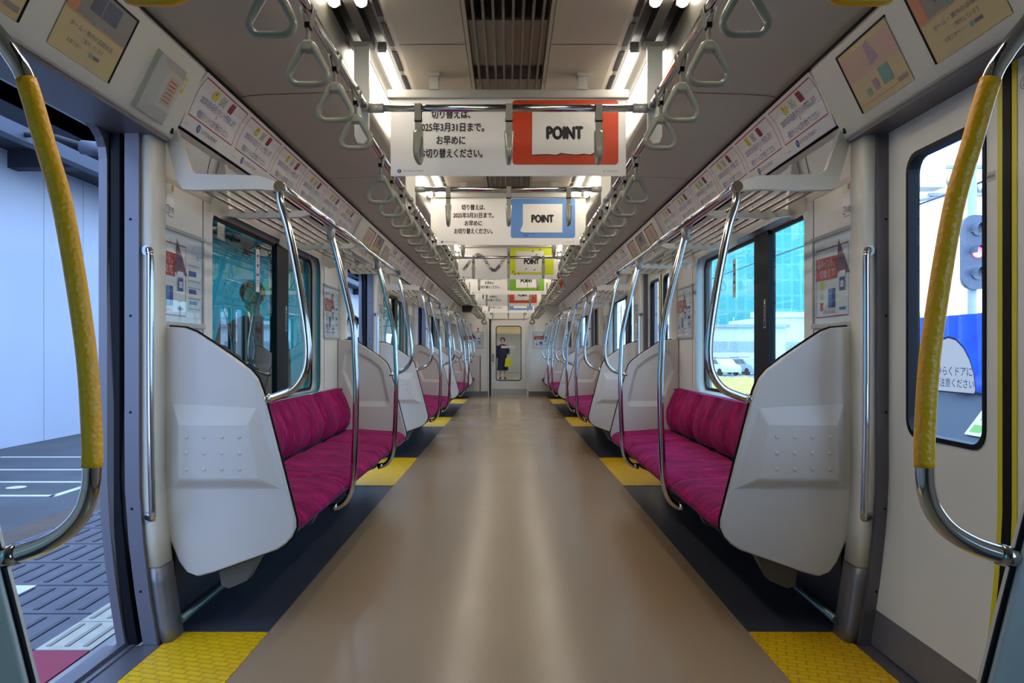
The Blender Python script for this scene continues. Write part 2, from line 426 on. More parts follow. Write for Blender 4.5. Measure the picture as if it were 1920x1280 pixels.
class Flat:
    """a printed sheet: coloured areas and lettering in u,v, each printed layer a hair above the last"""
    def __init__(s): s.f = []; s.k = 0; s.mats = []
    def mi(s, m):
        if m not in s.mats: s.mats.append(m)
        return s.mats.index(m)
    def poly(s, pts, m, lay):
        s.f.append(([(u, v, lay) for u, v in pts], s.mi(m)))
    def rect(s, u0, v0, u1, v1, m, lay=1, nv=1):
        for i in range(nv):
            a, b = v0+(v1-v0)*i/nv, v0+(v1-v0)*(i+1)/nv
            s.poly([(u0, a), (u1, a), (u1, b), (u0, b)], m, lay)
    def frame(s, u0, v0, u1, v1, t, m, lay=1, nv=1):
        s.rect(u0, v0, u1, v0+t, m, lay); s.rect(u0, v1-t, u1, v1, m, lay)
        s.rect(u0, v0+t, u0+t*.7, v1-t, m, lay, nv); s.rect(u1-t*.7, v0+t, u1, v1-t, m, lay, nv)
    def text(s, st, u, v, h, m, lay=2, center=True, width=None, bold=0, rot=0, squash=1):
        vs, fs = text_mesh(st)
        x0 = min(p[0] for p in vs); x1 = max(p[0] for p in vs)
        sy = h/.8; sx = sy*squash
        if width: sx = width/(x1-x0)
        off = -(x0+x1)/2*sx if center else -x0*sx
        mi = s.mi(m); ca, sa = math.cos(rot), math.sin(rot)
        for d in ((0, 0),) if not bold else ((-bold, 0), (bold, 0), (0, bold), (0, -bold)):
            for f in fs:
                pts = []
                for i in f:
                    a, b = vs[i][0]*sx+off+d[0], vs[i][1]*sy+d[1]
                    pts.append((u+a*ca-b*sa, v+a*sa+b*ca, lay+(.0 if not bold else .05*((d[0] > 0)+2*(d[1] > 0)))))
                s.f.append((pts, mi))
    def into(s, mb, mp, base=0, eps=.0006):
        for pts, m in s.f:
            mb.face([mp(u, v, lay*eps) for u, v, lay in pts], m+base)

# ------------------------------------------------------------------ layout numbers (metres; the car runs along +Y)
PITCH = 4.82
CD = [2.13+PITCH*k for k in range(4)]           # doorway centres
YB, YE = -6.0, 18.62                           # car body ends
XW = 1.355                                     # inner wall
SIDES = (('left', -1), ('right', 1))
ROW = ['nearest the camera', 'second from the camera', 'third from the camera', 'by the end wall']
ROWB = ['nearest', 'second', 'third', 'last short']
DOORN = ['nearest', 'second', 'third', 'fourth']
def dz(z): return .068*max(0, (.62-z)/.62)**1.6   # the body side leans in below the knee

# ------------------------------------------------------------------ floor
mb = MB(); mb.box(-.915, .915, YB, YE, -.05, 0); tag(mb.build('floor', M['floor']), kind='structure')
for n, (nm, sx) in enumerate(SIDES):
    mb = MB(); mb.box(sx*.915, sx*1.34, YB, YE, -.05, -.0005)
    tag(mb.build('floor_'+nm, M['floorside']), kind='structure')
    for k in range(4):
        y0, y1 = CD[k]-.803, CD[k]+.803
        mb = MB(); mb.box(sx*.915, sx*1.262, y0, y1, -.002, .004)
        for i in range(0):
            pass
        o = mb.build('tactile_floor_pad', M['yellowpad'])
        tag(o, f'yellow tactile floor pad inside the {DOORN[k]} {nm} doorway', 'floor pad', 'yellow tactile pads at the doors')
        mb = MB(); mb.box(sx*1.262, sx*1.46, CD[k]-.66, CD[k]+.66, -.03, .006)
        mb.box(sx*1.35, sx*1.362, CD[k]-.66, CD[k]+.66, .006, .012)
        tag(mb.build('trim_%d' % (1+k+4*n), M['doorsteel']), kind='structure')

# ------------------------------------------------------------------ ceiling
COVE = [(1.262, 1.94), (1.243, 1.99), (1.222, 2.045), (1.195, 2.098), (1.156, 2.146)]
mb = MB()
for sx in (-1, 1):
    P = lambda L: [(sx*x, z) for x, z in L]
    mb.sheet(P([(1.15, 2.158), (1.12, 2.166), (1.04, 2.172), (.9, 2.176), (.66, 2.186), (.648, 2.192)]), YB, YE, 0)
    mb.sheet(P([(.648, 2.192), (.642, 2.205), (.632, 2.27)]), YB, YE, 1)
    mb.sheet(P([(.632, 2.27), (.628, 2.285)]), YB, YE, 1, smooth=False)
    mb.sheet(P([(.628, 2.285), (.629, 2.335), (.575, 2.335), (.575, 2.285)]), YB, YE, 3, smooth=False)
    mb.sheet(P([(.575, 2.285), (.535, 2.285)]), YB, YE, 1, smooth=False)
    mb.sheet(P([(.535, 2.285), (.535, 2.335), (.481, 2.335), (.481, 2.285)]), YB, YE, 3, smooth=False)
    mb.sheet(P([(.481, 2.285), (.455, 2.285)]), YB, YE, 1, smooth=False)
    mb.sheet(P([(.455, 2.285), (.43, 2.283), (.17, 2.283), (.165, 2.262), (.15, 2.262), (.15, 2.42), (0, 2.42)]), YB, YE, 2, smooth=False)
    # dark groove between cove and soffit
    mb.sheet(P([(1.156, 2.146), (1.166, 2.156), (1.15, 2.162), (1.15, 2.158)]), YB, YE, 5, smooth=False)
    # panel seams
    for k in range(8):
        ys = 3.30+1.58*k*1.0
        if ys < YE:
            mb.sheet([(sx*x, z-.0012) for x, z in [(1.15, 2.158), (1.12, 2.166), (1.04, 2.172), (.9, 2.176), (.66, 2.186)]], ys, ys+.006, 4)
            mb.sheet([(sx*.43, 2.2818), (sx*.172, 2.2818)], ys-.26, ys-.254, 4)
    mb.sheet([(sx*.1625, 2.2612), (sx*.1665, 2.2612)], YB, YE, 1)
# outer roof skin so that daylight does not leak in
mb.sheet([(-1.475, 1.9), (-1.475, 2.9), (-1.3, 3.3), (-.8, 3.52), (0, 3.6), (.8, 3.52), (1.3, 3.3), (1.475, 2.9), (1.475, 1.9)], YB, YE, 3)
o = mb.build('ceiling', [M['soffit'], M['lampstrip'], M['ceil'], M['dark'], M['seam'], M['groove']], recalc=False)
tag(o, kind='structure')

# long slats and plates under the ceiling fan duct
mb = MB()
for i in range(8):
    x = -.125+.25*i/7
    mb.box(x-.0045, x+.0045, YB, YE, 2.262, 2.292)
tag(mb.build('trim_10', M['slat']), kind='structure')
mb = MB()
for k in range(-1, 8):
    y = 2.86+2.41*k
    mb.box(-.148, .148, y, y+.45, 2.30, 2.31); mb.box(-.148, .148, y+.62, y+1.0, 2.30, 2.31)
tag(mb.build('trim_11', M['soffit']), kind='structure')
# black air slots beside the lamps
mb = MB()
y = .4
while y < YE-.3:
    for sx in (-1, 1):
        mb.box(sx*.452, sx*.472, y, y+.215, 2.2828, 2.287)
    y += .272
tag(mb.build('trim_12', M['black']), kind='structure')

# fluorescent lamps
def make_lamp(L):
    root = empty('ceiling_lamp', (0, 0, 0))
    mbt = MB(); R_ = .021; mbt.tube([(0, R_*(1-math.cos(t)), 0) for t in (.15, .6, 1.1)]+[(0, R_, 0), (0, L-R_, 0)]+[(0, L-R_*(1-math.cos(t)), 0) for t in (1.1, .6, .15)], [R_*math.sin(t) for t in (.15, .6, 1.1)]+[R_, R_]+[R_*math.sin(t) for t in (1.1, .6, .15)], 12); mbt.build('lamp_tube', M['tube'], root)
    for s_, d_ in ((0, -1), (L, 1)):
        h = MB(); h.box(-.018, .018, s_-.006, s_+.006+.006*d_, -.004, .04, bev=.003); h.build('lamp_holder', M['alu'], root)
    return root
protoL = {}
spans = []
for k in range(-1, 4):
    c = 2.13+PITCH*k
    if k >= 0: spans.append((c-.6, c+.55, 'over the %s doorway' % (DOORN[k] if k >= 0 else 'unseen')))
    if 0 <= k < 3:
        spans.append((c+.98, c+2.24, 'above the near half of the %s bench' % ROWB[k])); spans.append((c+2.58, c+3.84, 'above the far half of the %s bench' % ROWB[k]))
spans.append((17.6, 18.35, 'above the last short bench'))
for y0, y1, wh in spans:
    L = round(y1-y0, 2)
    for nm, sx in SIDES:
        for xx, io in ((.508, 'inner'), (.602, 'outer')):
            if L not in protoL: protoL[L] = make_lamp(L); o = protoL[L]
            else: o = copy_tree(protoL[L])
            o.location = (sx*xx, y0, 2.279)
            tag(o, f'lit fluorescent tube in {io} {nm} ceiling row {wh}', 'ceiling lamp', 'fluorescent ceiling tubes')

# ------------------------------------------------------------------ side walls, windows
def wall_window(sx, nm, ya, yb, wy0, wy1, idx, split):
    """one wall bay between two doorways with its window"""
    z0, z1 = .785, 1.735
    hole = rrect(wy0, z0, wy1, z1, .085)
    mb = MB()
    mk = lambda u, v, h: (sx*(XW+h), u, v)
    mb.holed([(ya, .0), (yb, .0), (yb, 1.76), (ya, 1.76)], [hole], mk, .012)
    # reveal to the glass
    h2 = rrect(wy0+.012, z0+.012, wy1-.012, z1-.012, .08)
    for i in range(len(hole)):
        a, b = hole[i], hole[(i+1) % len(hole)]; c, d = h2[i], h2[(i+1) % len(hole)]
        f = mb.face([mk(*a, 0), mk(*b, 0), mk(*d, .055), mk(*c, .055)]); f.smooth = True
    # outer skin
    mb.holed([(ya-.115, .62), (yb+.115, .62), (yb+.115, 2.2), (ya-.115, 2.2)], [rrect(wy0-.01, z0-.01, wy1+.01, z1+.01, .08)], lambda u, v, h: (sx*(1.455+h), u, v), .015, 3)
    for h in (1.455, 1.47):
        mb.sheet([(sx*(h-dz(z)), z) for z in (.62, .5, .4, .3, .2, .1, 0, -.1)], ya-.115, yb+.115, 3)
    # panel joints
    for yj in (wy0-.11, wy1+.11):
        mb.box(sx*(XW-.001), sx*(XW+.001), yj-.003, yj+.003, .8, 1.74, 1)
    # upper slope behind the luggage rack and cove
    prof = [(XW, 1.74), (XW-.012, 1.76), (1.305, 1.925), (1.27, 1.93)]
    mb.sheet([(sx*x, z) for x, z in prof], ya-.01, yb+.01, 0, smooth=False)
    mb.sheet([(sx*(x+.003), z) for x, z in COVE], ya-.02, yb+.02, 0)
    for q in range(4):
        yy = ya+.45+q*.78
        mb.sheet([(sx*(XW-.014), 1.762), (sx*(1.3035), 1.925)], yy, yy+.005, 1)
    mb.sheet([(sx*(XW-.003), 1.742), (sx*(XW-.003), 1.75)], ya, yb, 2)
    o = mb.build('wall_%s_%d' % (nm, idx) if idx else 'wall_%s' % nm, [M['wall'], M['seam'], M['alu'], M['doorsteel']], recalc=True)
    tag(o, kind='structure')
    # window
    win = empty('window_%d' % (idx+1+(5 if sx > 0 else 0)), (sx*1.41, (wy0+wy1)/2, z0), kind='structure')
    cy = (wy0+wy1)/2
    loc = lambda u, v, h: (sx*h, u-cy, v-z0)
    mb = MB(); g = rrect(wy0+.008, z0+.008, wy1-.008, z1-.008, .08)
    mb.holed(g, [rrect(wy0+.03, z0+.032, wy1-.03, z1-.032, .06)], loc, .014)
    mb.build('window_frame', M['black'], win)
    s0, s1 = split
    mb = MB(); mb.box(-.012*sx, .03*sx, s0-cy, s1-cy, .01, z1-z0-.01)
    mb.build('window_mullion', M['black'], win)
    mb = MB()
    mb.box(-.004*sx, .02*sx, s1-cy, s1-cy+.03, .02, z1-z0-.02)
    mb.build('sash_edge', M['teallight'], win)
    for a, b in ((wy0+.02, s0+.005), (s1-.005, wy1-.02)):
        mb = MB(); mb.box(.004*sx, .009*sx, a-cy, b-cy, .02, z1-z0-.02)
        mb.build('pane', M['window_glass'] if sx > 0 else M['window_glass_shade'], win)
    # stickers
    if idx < 3:
        f = Flat(); f.rect(-.032, -.12, .032, .12, M['wpaper'], 0)
        f.rect(-.014, .02, .014, .09, M['ink'], 1); f.rect(-.009, .035, .009, .075, M['wpaper'], 2)
        f.rect(-.02, -.03, .02, -.018, M['ink'], 1)
        for j in range(3): f.rect(-.022, -.06-.015*j, .022, -.056-.015*j, M['greyink'], 1)
        mb = MB(); ys = s0-.33 if sx < 0 else s1+.42
        f.into(mb, lambda u, v, e: (sx*(-.002-e), ys-cy+(u if sx < 0 else -u), .74+v)); mb.build('sticker', f.mats, win, recalc=False)
        f = Flat(); f.rect(-.03, -.095, .03, .075, M['ink'], 0); f.frame(-.024, -.085, .024, .035, .004, M['wpaper'], 1)
        f.rect(-.014, .042, .014, .068, M['wpaper'], 1); f.rect(-.009, -.045, .009, -.04, M['wpaper'], 1)
        f.rect(-.01, -.03, .01, .02, M['greyink'], 1)
        mb = MB(); ym = s1-.05 if sx < 0 else s0+.05
        f.into(mb, lambda u, v, e: (sx*(-.0125-e), ym-cy+(u if sx < 0 else -u)*.7, .50+v)); mb.build('sticker', f.mats, win, recalc=False)

for nm, sx in SIDES:
    CDX = CD+[CD[0]-PITCH]
    for k in (0, 1, 2, 4):
        CD_, CD = CD, CDX
        ya, yb = CD[k]+.80, CD[k]+4.02
        wy0, wy1 = CD[k]+1.40, CD[k]+3.43
        sp = (CD[k]+2.53, CD[k]+2.77) if sx < 0 else (CD[k]+2.02, CD[k]+2.25)
        CD = CD_
        wall_window(sx, nm, ya, yb, wy0, wy1, k, sp)
    wall_window(sx, nm, CD[3]+.80, YE, CD[3]+1.1, CD[3]+1.75, 3, (CD[3]+1.45, CD[3]+1.5))
    # plain wall behind the camera, its unseen doorway closed up to cut the daylight
    for j, (ya, yb, za) in enumerate(((YB, -3.36, 0), (-3.36, -1.88, 0))):
        mb = MB(); mb.box(sx*XW, sx*(XW+.1), ya, yb, za, 2.2)
        mb.sheet([(sx*x, z) for x, z in [(XW, 1.90), (1.305, 1.925), (1.262, 1.94)]+COVE], ya, yb, 0)
        tag(mb.build('wall_%s_%d' % (nm, 5+j), [M['wall']]), kind='structure')

# ------------------------------------------------------------------ doorways: pillars, headers, doors
def curved_strip(mb, sx, xin, xout, y0, y1, z0, z1, mat=0, n=10):
    zs = [z0+(z1-z0)*i/n for i in range(n+1)]
    rings = [[mb.b.verts.new((sx*(x-dz(z)), y, z)) for x, y in ((xin, y0), (xout, y0), (xout, y1), (xin, y1))] for z in zs]
    for i in range(n):
        for q in range(4):
            f = mb.b.faces.new((rings[i][q], rings[i][(q+1) % 4], rings[i+1][(q+1) % 4], rings[i+1][q])); f.material_index = mat
    for rg in (rings[0], rings[-1]):
        f = mb.b.faces.new(rg); f.material_index = mat
def curved_round(mb, sx, outline, z0, z1, mat=0, n=10):
    zs = [z0+(z1-z0)*i/n for i in range(n+1)]
    rings = [[mb.b.verts.new((sx*(x-dz(z)), y, z)) for x, y in outline] for z in zs]
    N = len(outline)
    for i in range(n):
        for q in range(N):
            f = mb.b.faces.new((rings[i][q], rings[i][(q+1) % N], rings[i+1][(q+1) % N], rings[i+1][q])); f.material_index = mat; f.smooth = True
    for rg in (rings[0], rings[-1]):
        f = mb.b.faces.new(rg); f.material_index = mat

HDR_B, HDR_T = (1.29, 1.88), (1.158, 2.15)
def hdr(t, out=0):
    dx, dzz = HDR_T[0]-HDR_B[0], HDR_T[1]-HDR_B[1]; L = math.hypot(dx, dzz)
    return (HDR_B[0]+dx*t-dzz/L*out, HDR_B[1]+dzz*t+dx/L*out)   # out>0 moves into the car
HDR_L = math.hypot(HDR_T[0]-HDR_B[0], HDR_T[1]-HDR_B[1])
tn = 20
for nm, sx in SIDES:
    for k in range(4):
        c = CD[k]
        mb = MB()
        for d in (-1, 1):
            yf = c+d*.665                        # face towards the opening
            curved_strip(mb, sx, 1.34, 1.392, min(yf, yf+d*.02), max(yf, yf+d*.02), .0, 1.885, 1)
            a, b = (yf+d*.022), (yf+d*.135)
            x0, x1 = 1.302, 1.40
            r = .022
            ol = [(x1, a), (x1, b), (x0, b)]+[(x0+r-r*math.cos(t), a+d*(r-r*math.sin(t))) for t in [math.radians(v) for v in (0, 30, 60, 90)]]
            ol = [(x0, b)]+[(x0, a+d*r)]+[(x0+r-r*math.cos(t), a+d*(r-r*math.sin(t))) for t in [math.radians(v) for v in (30, 60, 90)]]+[(x1, a), (x1, b)]
            curved_round(mb, sx, ol, .28, 1.90, 0)
            olk = [(p[0]-.002, p[1]) for p in ol]
            curved_round(mb, sx, olk, 0, .278, 2, 5)
            # screws on the steel strip
            for zz in (.2, .5, .85, 1.2, 1.55):
                mb.box(sx*(1.37-dz(zz)-.004), sx*(1.37-dz(zz)+.004), yf-d*.002, yf, zz-.004, zz+.004, 3)
            # inside of the door pocket
            mb.box(sx*1.40, sx*1.46, c+d*.80, c+d*.83, 0, 1.9, 3)
            mb.box(sx*1.36, sx*1.46, c+d*.80, c+d*.84, 1.70, 2.2, 3)
        tag(mb.build('trim_%d' % tn, [M['cream'], M['doorsteel'], M['kick'], M['black']]), kind='structure'); tn += 1
        # header box above the doorway
        mb = MB()
        y0, y1 = c-.815, c+.815
        prof = [HDR_B, hdr(.03, .004), hdr(.97, .004), HDR_T, (1.19, 2.17), (1.45, 2.17), (1.45, 1.87), (1.40, 1.872)]
        mb.prism([(sx*x, z) for x, z in prof], 'y', y0, y1, 0)
        mb.box(sx*1.285, sx*1.45, y0+.02, y1-.02, 1.862, 1.876, 1)
        for yy in (y0+.03, y1-.03):
            p = hdr(.1, .006); mb.box(sx*p[0]-.004, sx*p[0]+.004, yy-.006, yy+.006, p[1]-.01, p[1]+.01, 2)
        tag(mb.build('trim_%d' % tn, [M['cream'], M['doorsteel'], M['dark']]), kind='structure'); tn += 1
        # adverts in recessed frames on the header
        if sx < 0: fr = [(c-.02, c+.30, 0), (c-.47, c-.15, 1)]
        else: fr = [(c+.27, c+.61, 1), (c-.20, c+.14, 0), (c-.66, c-.33, 1)]
        for q, (a, b, st) in enumerate(fr):
            f = Flat(); W, Hh = b-a, .215
            f.rect(-W/2, 0, W/2, Hh, M['fadeyellow'], 0)
            if st == 0:
                f.rect(-W/2, .12, W/2, Hh, M['fadegrey'], 1); f.rect(-W*.2, .15, -W*.02, .205, M['signalbody'], 2); f.rect(0, .15, W*.25, .205, M['signalbody'], 2)
                f.rect(-W/2, .115, W/2, .1165, M['fadeorange'], 2); f.rect(-W/2+.005, .12, -W/2+.05, Hh, M['fadeorange'], 2)
                f.rect(-W*.1, .118, -W*.06, .135, M['fadeteal'], 3); f.rect(-W*.04, .118, -W*.0, .13, M['fadeteal'], 3)
                f.text('ホーム・車内の混雑状況', 0, .082, .014, M['greyink'], 2, width=W*.7); f.text('ご案内しています', .02, .058, .012, M['greyink'], 2)
                f.text('お客さまへ', -.06, .036, .012, M['greyink'], 2); f.rect(.02, .032, .034, .046, M['fadeteal'], 2); f.rect(.04, .034, .075, .044, M['greyink'], 2)
            else:
                f.rect(-W/2, .105, W/2, .195, M['fadepink'], 1)
                f.poly([(.0, .12), (.0, .19), (.03, .2), (.06, .13)], M['fadepurple'], 2)
                f.rect(.02, .04, .085, .10, M['fadeteal'], 2); f.rect(-.04, .04, -.005, .078, M['fadepurple'], 2); f.rect(-.09, .035, -.06, .06, M['icongreen2'], 2)
                f.text('ポイント、', -.06, .155, .026, M['fadeyellow'], 2); f.text('切替えて', -.04, .12, .026, M['fadeyellow'], 2)
                f.rect(-W/2+.01, .018, W/2-.01, .021, M['fadeorange'], 2); f.rect(W/2-.07, .02, W/2-.01, .034, M['fadegrey'], 2)
            root = empty('advert_frame', (sx*HDR_B[0], (a+b)/2, HDR_B[1]))
            def mp(u, v, e, sx=sx):
                x, z = hdr((v+.045)/HDR_L, .0068+e); return (sx*(x-HDR_B[0]), u*(1 if sx < 0 else -1), z-HDR_B[1])
            mb = MB(); f.into(mb, mp); mb.build('printed_sheet', f.mats, root, recalc=False)
            mb = MB()
            def bar(u0, v0, u1, v1):
                p0, p1 = (mp(u0, v0, -.002), mp(u1, v1, -.002)); 
                P = [mp(u0, v0, -.003), mp(u1, v0, -.003), mp(u1, v1, -.003), mp(u0, v1, -.003)]; Q = [mp(u0, v0, .003), mp(u1, v0, .003), mp(u1, v1, .003), mp(u0, v1, .003)]
                mb.face(P); mb.face(Q)
                for i in range(4): mb.face([P[i], P[(i+1) % 4], Q[(i+1) % 4], Q[i]])
            bar(-W/2-.006, Hh, W/2+.006, Hh+.006); bar(W/2 if sx < 0 else -W/2-.006, 0, W/2+.006 if sx < 0 else -W/2, Hh)
            mb.build('recess_shade', M['black'], root)  # black bars paint the recess shading along the top and one side
            pos = ['the far', 'the middle', 'the near'][q] if sx > 0 else ['the far', 'the near'][q]
            look = 'faded pink and yellow advert' if st else 'faded yellow and grey advert'
            tag(root, f'{look} in {pos} frame above the {DOORN[k]} {nm} doorway', 'advert', 'adverts above the doors')
        if sx < 0:      # white emergency box
            root = empty('emergency_box', (sx*HDR_B[0], c+.57, HDR_B[1]), f'white emergency door release box above the {DOORN[k]} left doorway', 'emergency box', 'emergency boxes above the left doors')
            mb = MB()
            def bx(u0, u1, v0, v1, o0, o1, inset, mat):
                A = [(u0, v0), (u1, v0), (u1, v1), (u0, v1)]; Bq = [(u0+inset, v0+inset), (u1-inset, v0+inset), (u1-inset, v1-inset), (u0+inset, v1-inset)]
                def q3(u, v, oo):
                    x, z = hdr(v/HDR_L, oo); return (sx*(x-HDR_B[0]), u, z-HDR_B[1])
                P = [q3(u, v, o0) for u, v in A]; Q = [q3(u, v, o1) for u, v in Bq]
                mb.face(Q, mat); mb.face(P, mat)
                for i in range(4): mb.face([P[i], P[(i+1) % 4], Q[(i+1) % 4], Q[i]], mat)
            bx(-.1, .1, .025, .24, .003, .022, .004, 0); bx(-.096, .096, .029, .236, .022, .05, .038, 0)
            mb.build('box_body', M['clearsheet'], root)
            f = Flat(); f.rect(-.035, .085, .035, .18, M['fadepink'], 0)
            for j in range(6): f.rect(-.028, .165-.014*j, .022, .169-.014*j, M['redline'] if j < 2 else M['greyink'], 1)
            mb = MB(); f.into(mb, lambda u, v, e: (sx*(hdr(v/HDR_L, .051+e)[0]-HDR_B[0]), u, hdr(v/HDR_L, .051+e)[1]-HDR_B[1])); mb.build('instruction_label', f.mats, root, recalc=False)
            f = Flat(); f.rect(.11, .165, .16, .225, M['iconyellow'], 0); f.rect(.12, .18, .15, .215, M['wpaper'], 1); f.rect(.115, .17, .135, .19, M['orange'], 2)
            f.text('非常用ドアコック', .135, .085, .016, M['navyink'], 1, rot=math.pi/2, width=.12)
            mb = MB(); f.into(mb, lambda u, v, e: (sx*(hdr(v/HDR_L, .0055+e)[0]-HDR_B[0]), u, hdr(v/HDR_L, .0055+e)[1]-HDR_B[1])); mb.build('notice_sticker', f.mats, root, recalc=False)
        # vertical grab handle on the far pillar
        root = empty('grab_handle', (sx*1.32, c+.69, .465), f'upright chrome grab handle on the far pillar of the {DOORN[k]} {nm} doorway', 'grab handle', 'grab handles on the door pillars')
        mb = MB()
        zt = 1.44-.465; xi = -.052
        X_ = lambda u: sx*u
        pts = [(0, .0, 0), (X_(-.02), -.022, 0), (X_(-.036), -.04, .004), (X_(-.042), -.05, .022), (X_(-.042), -.052, .06), (X_(-.036), -.052, zt*.3), (X_(-.034), -.052, zt*.6), (X_(-.034), -.052, zt-.05), (X_(-.032), -.05, zt-.02), (X_(-.024), -.04, zt-.004), (X_(-.014), -.022, zt), (0, 0, zt)]
        mb.tube(spline(pts, 5), .0125, 10); mb.build('handle_bar', M['chrome'], root)
        for z_ in (0, zt):
            mb = MB(); mb.tube([(sx*.002, .008, z_), (sx*0, -.006, z_)], .019, 12); mb.build('mounting_foot', M['steel'], root)
        # doors
        door = empty('door_%d' % (k+1+(4 if sx > 0 else 0)), (sx*1.38, c, 0), kind='structure')
        mb = MB()
        # outer body frame with round corners, steel, and black rubber edge
        mkf = lambda u, v, h: (sx*(1.445+h-1.38-dz(v)), u, v)
        ol = [(-.70, -.02)]+[(.70, -.02), (.70, 1.93), (-.70, 1.93)]
        mb.holed([(-.685, -.05), (.685, -.05), (.685, 1.9), (-.685, 1.9)], [[(-.645, .02), (-.645, .15), (-.645, .3), (-.645, .45), (-.645, .62), (-.645, 1.2)]+[(-.545-.1*math.cos(t), 1.765+.1*math.sin(t)) for t in [math.radians(v) for v in (0, 22, 45, 67, 90)]]+[(.545+.1*math.sin(t), 1.765+.1*math.cos(t)) for t in [math.radians(v) for v in (0, 22, 45, 67, 90)]]+[(.645, 1.2), (.645, .62), (.645, .45), (.645, .3), (.645, .15), (.645, .02)]], mkf, .03)
        mb.build('door_frame', M['doorsteel'], door)
        if sx < 0:
            for d in (-1, 1):
                mb = MB()
                zs = [0.01, .15, .3, .45, .62, 1.2, 1.86]
                rings = [[mb.b.verts.new((sx*(x-1.38-dz(z)), d*y, z)) for x, y in ((1.405, .655), (1.437, .655), (1.437, 1.2), (1.405, 1.2))] for z in zs]
                for i in range(len(zs)-1):
                    for q in range(4):
                        f = mb.b.faces.new((rings[i][q], rings[i][(q+1) % 4], rings[i+1][(q+1) % 4], rings[i+1][q]))
                mb.build('door_leaf', M['black'], door)
        else:
            for d in (-1, 1):
                leaf_c = d*.325
                mb = MB()
                mkl = lambda u, v, h: (sx*(h), u, v)
                ya, yb = sorted((d*.012, d*.665))
                wa, wb = sorted((d*.105, d*.525))
                mb.holed([(ya, .62), (yb, .62), (yb, 1.872), (ya, 1.872)], [rrect(wa, .79, wb, 1.735, .055)], mkl, .03)
                zs = [0.012, .1, .135, .2, .3, .4, .5, .62]
                for i in range(len(zs)-1):
                    z0, z1 = zs[i], zs[i+1]; m_ = 1 if z1 <= .14 else 0
                    for h in (0, .03):
                        mb.face([(sx*(h-dz(z0)), ya, z0), (sx*(h-dz(z0)), yb, z0), (sx*(h-dz(z1)), yb, z1), (sx*(h-dz(z1)), ya, z1)], m_)
                leaf = mb.build('door_leaf', [M['wall'], M['kick']], door)
                mb = MB(); mb.holed(rrect(wa-.012, .778, wb+.012, 1.747, .062), [rrect(wa+.004, .794, wb-.004, 1.731, .052)], lambda u, v, h: (sx*(h-.004), u, v), .04)
                mb.build('window_gasket', M['black'], leaf)
                mb = MB(); mb.box(sx*.012, sx*.017, wa-.002, wb+.002, .788, 1.737); mb.build('window_glass', M['door_glass'], leaf)
                mb = MB()
                for i in range(len(zs)-1):
                    mb.face([(sx*(-.0015-dz(zs[i])), d*.02, zs[i]), (sx*(-.0015-dz(zs[i])), d*.042, zs[i]), (sx*(-.0015-dz(zs[i+1])), d*.042, zs[i+1]), (sx*(-.0015-dz(zs[i+1])), d*.02, zs[i+1])])
                mb.face([(-.0015, d*.02, .62), (-.0015, d*.042, .62), (-.0015, d*.042, 1.87), (-.0015, d*.02, 1.87)])
                mb.build('yellow_stripe', M['yellowstripe'], leaf)
                mb = MB()
                curved = [0.012, .15, .3, .45, .62, 1.2, 1.872]
                for i in range(len(curved)-1):
                    a0, a1 = sx*(-.003-dz(curved[i])), sx*(-.003-dz(curved[i+1]))
                    b0, b1 = sorted((0, d*.018))
                    mb.face([(a0, b0, curved[i]), (a0, b1, curved[i]), (a1, b1, curved[i+1]), (a1, b0, curved[i+1])])
                    mb.face([(a0+sx*.03, b0, curved[i]), (a0+sx*.03, b1, curved[i]), (a1+sx*.03, b1, curved[i+1]), (a1+sx*.03, b0, curved[i+1])])
                    mb.face([(a0, d*.018, curved[i]), (a0+sx*.03, d*.018, curved[i]), (a1+sx*.03, d*.018, curved[i+1]), (a1, d*.018, curved[i+1])])
                mb.build('rubber_edge', M['black'], leaf)
                if k == 0 and d > 0:
                    # warning sticker on the glass
                    f = Flat()
                    arc = [(-.0, 0)]
                    ol = [(-.15, 0), (.105, 0), (.11, .01), (.1, .06), (.08, .1), (.05, .135), (.01, .16), (-.03, .168), (-.07, .16), (-.11, .13), (-.14, .07)]
                    [f.poly([ol[q], ol[(q+1) % len(ol)], (ol[(q+1) % len(ol)][0]*1.04, ol[(q+1) % len(ol)][1]*1.06-.004), (ol[q][0]*1.04, ol[q][1]*1.06-.004)], M['navyink'], 1) for q in range(len(ol))]; f.poly(ol, M['sticker'], 1)
                    f.text('ひらくドアに', 0, .052, .026, M['navyink'], 2, width=.19); f.text('ご注意ください', 0, .016, .024, M['navyink'], 2, width=.21)
                    mb = MB(); f.into(mb, lambda u, v, e: (sx*(.0112-e), wa+.17-u, .945+v)); mb.build('warning_sticker', f.mats, leaf, recalc=False)
                    f = Flat(); f.rect(-.024, -.014, .024, .014, M['alu'], 0); f.rect(-.018, -.004, .018, .004, M['greyink'], 1)
                    mb = MB(); f.into(mb, lambda u, v, e: (sx*(-.001-e), .072-u, 1.57+v)); mb.build('maker_plate', f.mats, leaf, recalc=False)
                if k == 0 and d < 0:
                    f = Flat(); f.text('②', 0, 0, .032, M['greyink'], 1)
                    mb = MB(); f.into(mb, lambda u, v, e: (sx*(-.001-e), -.07-u, 1.775+v)); mb.build('door_number', f.mats, leaf, recalc=False)
                    mb = MB(); mb.box(-.006, .001, -.13, -.085, .98, 1.14, bev=.002); mb.build('door_pull', M['steel'], leaf)

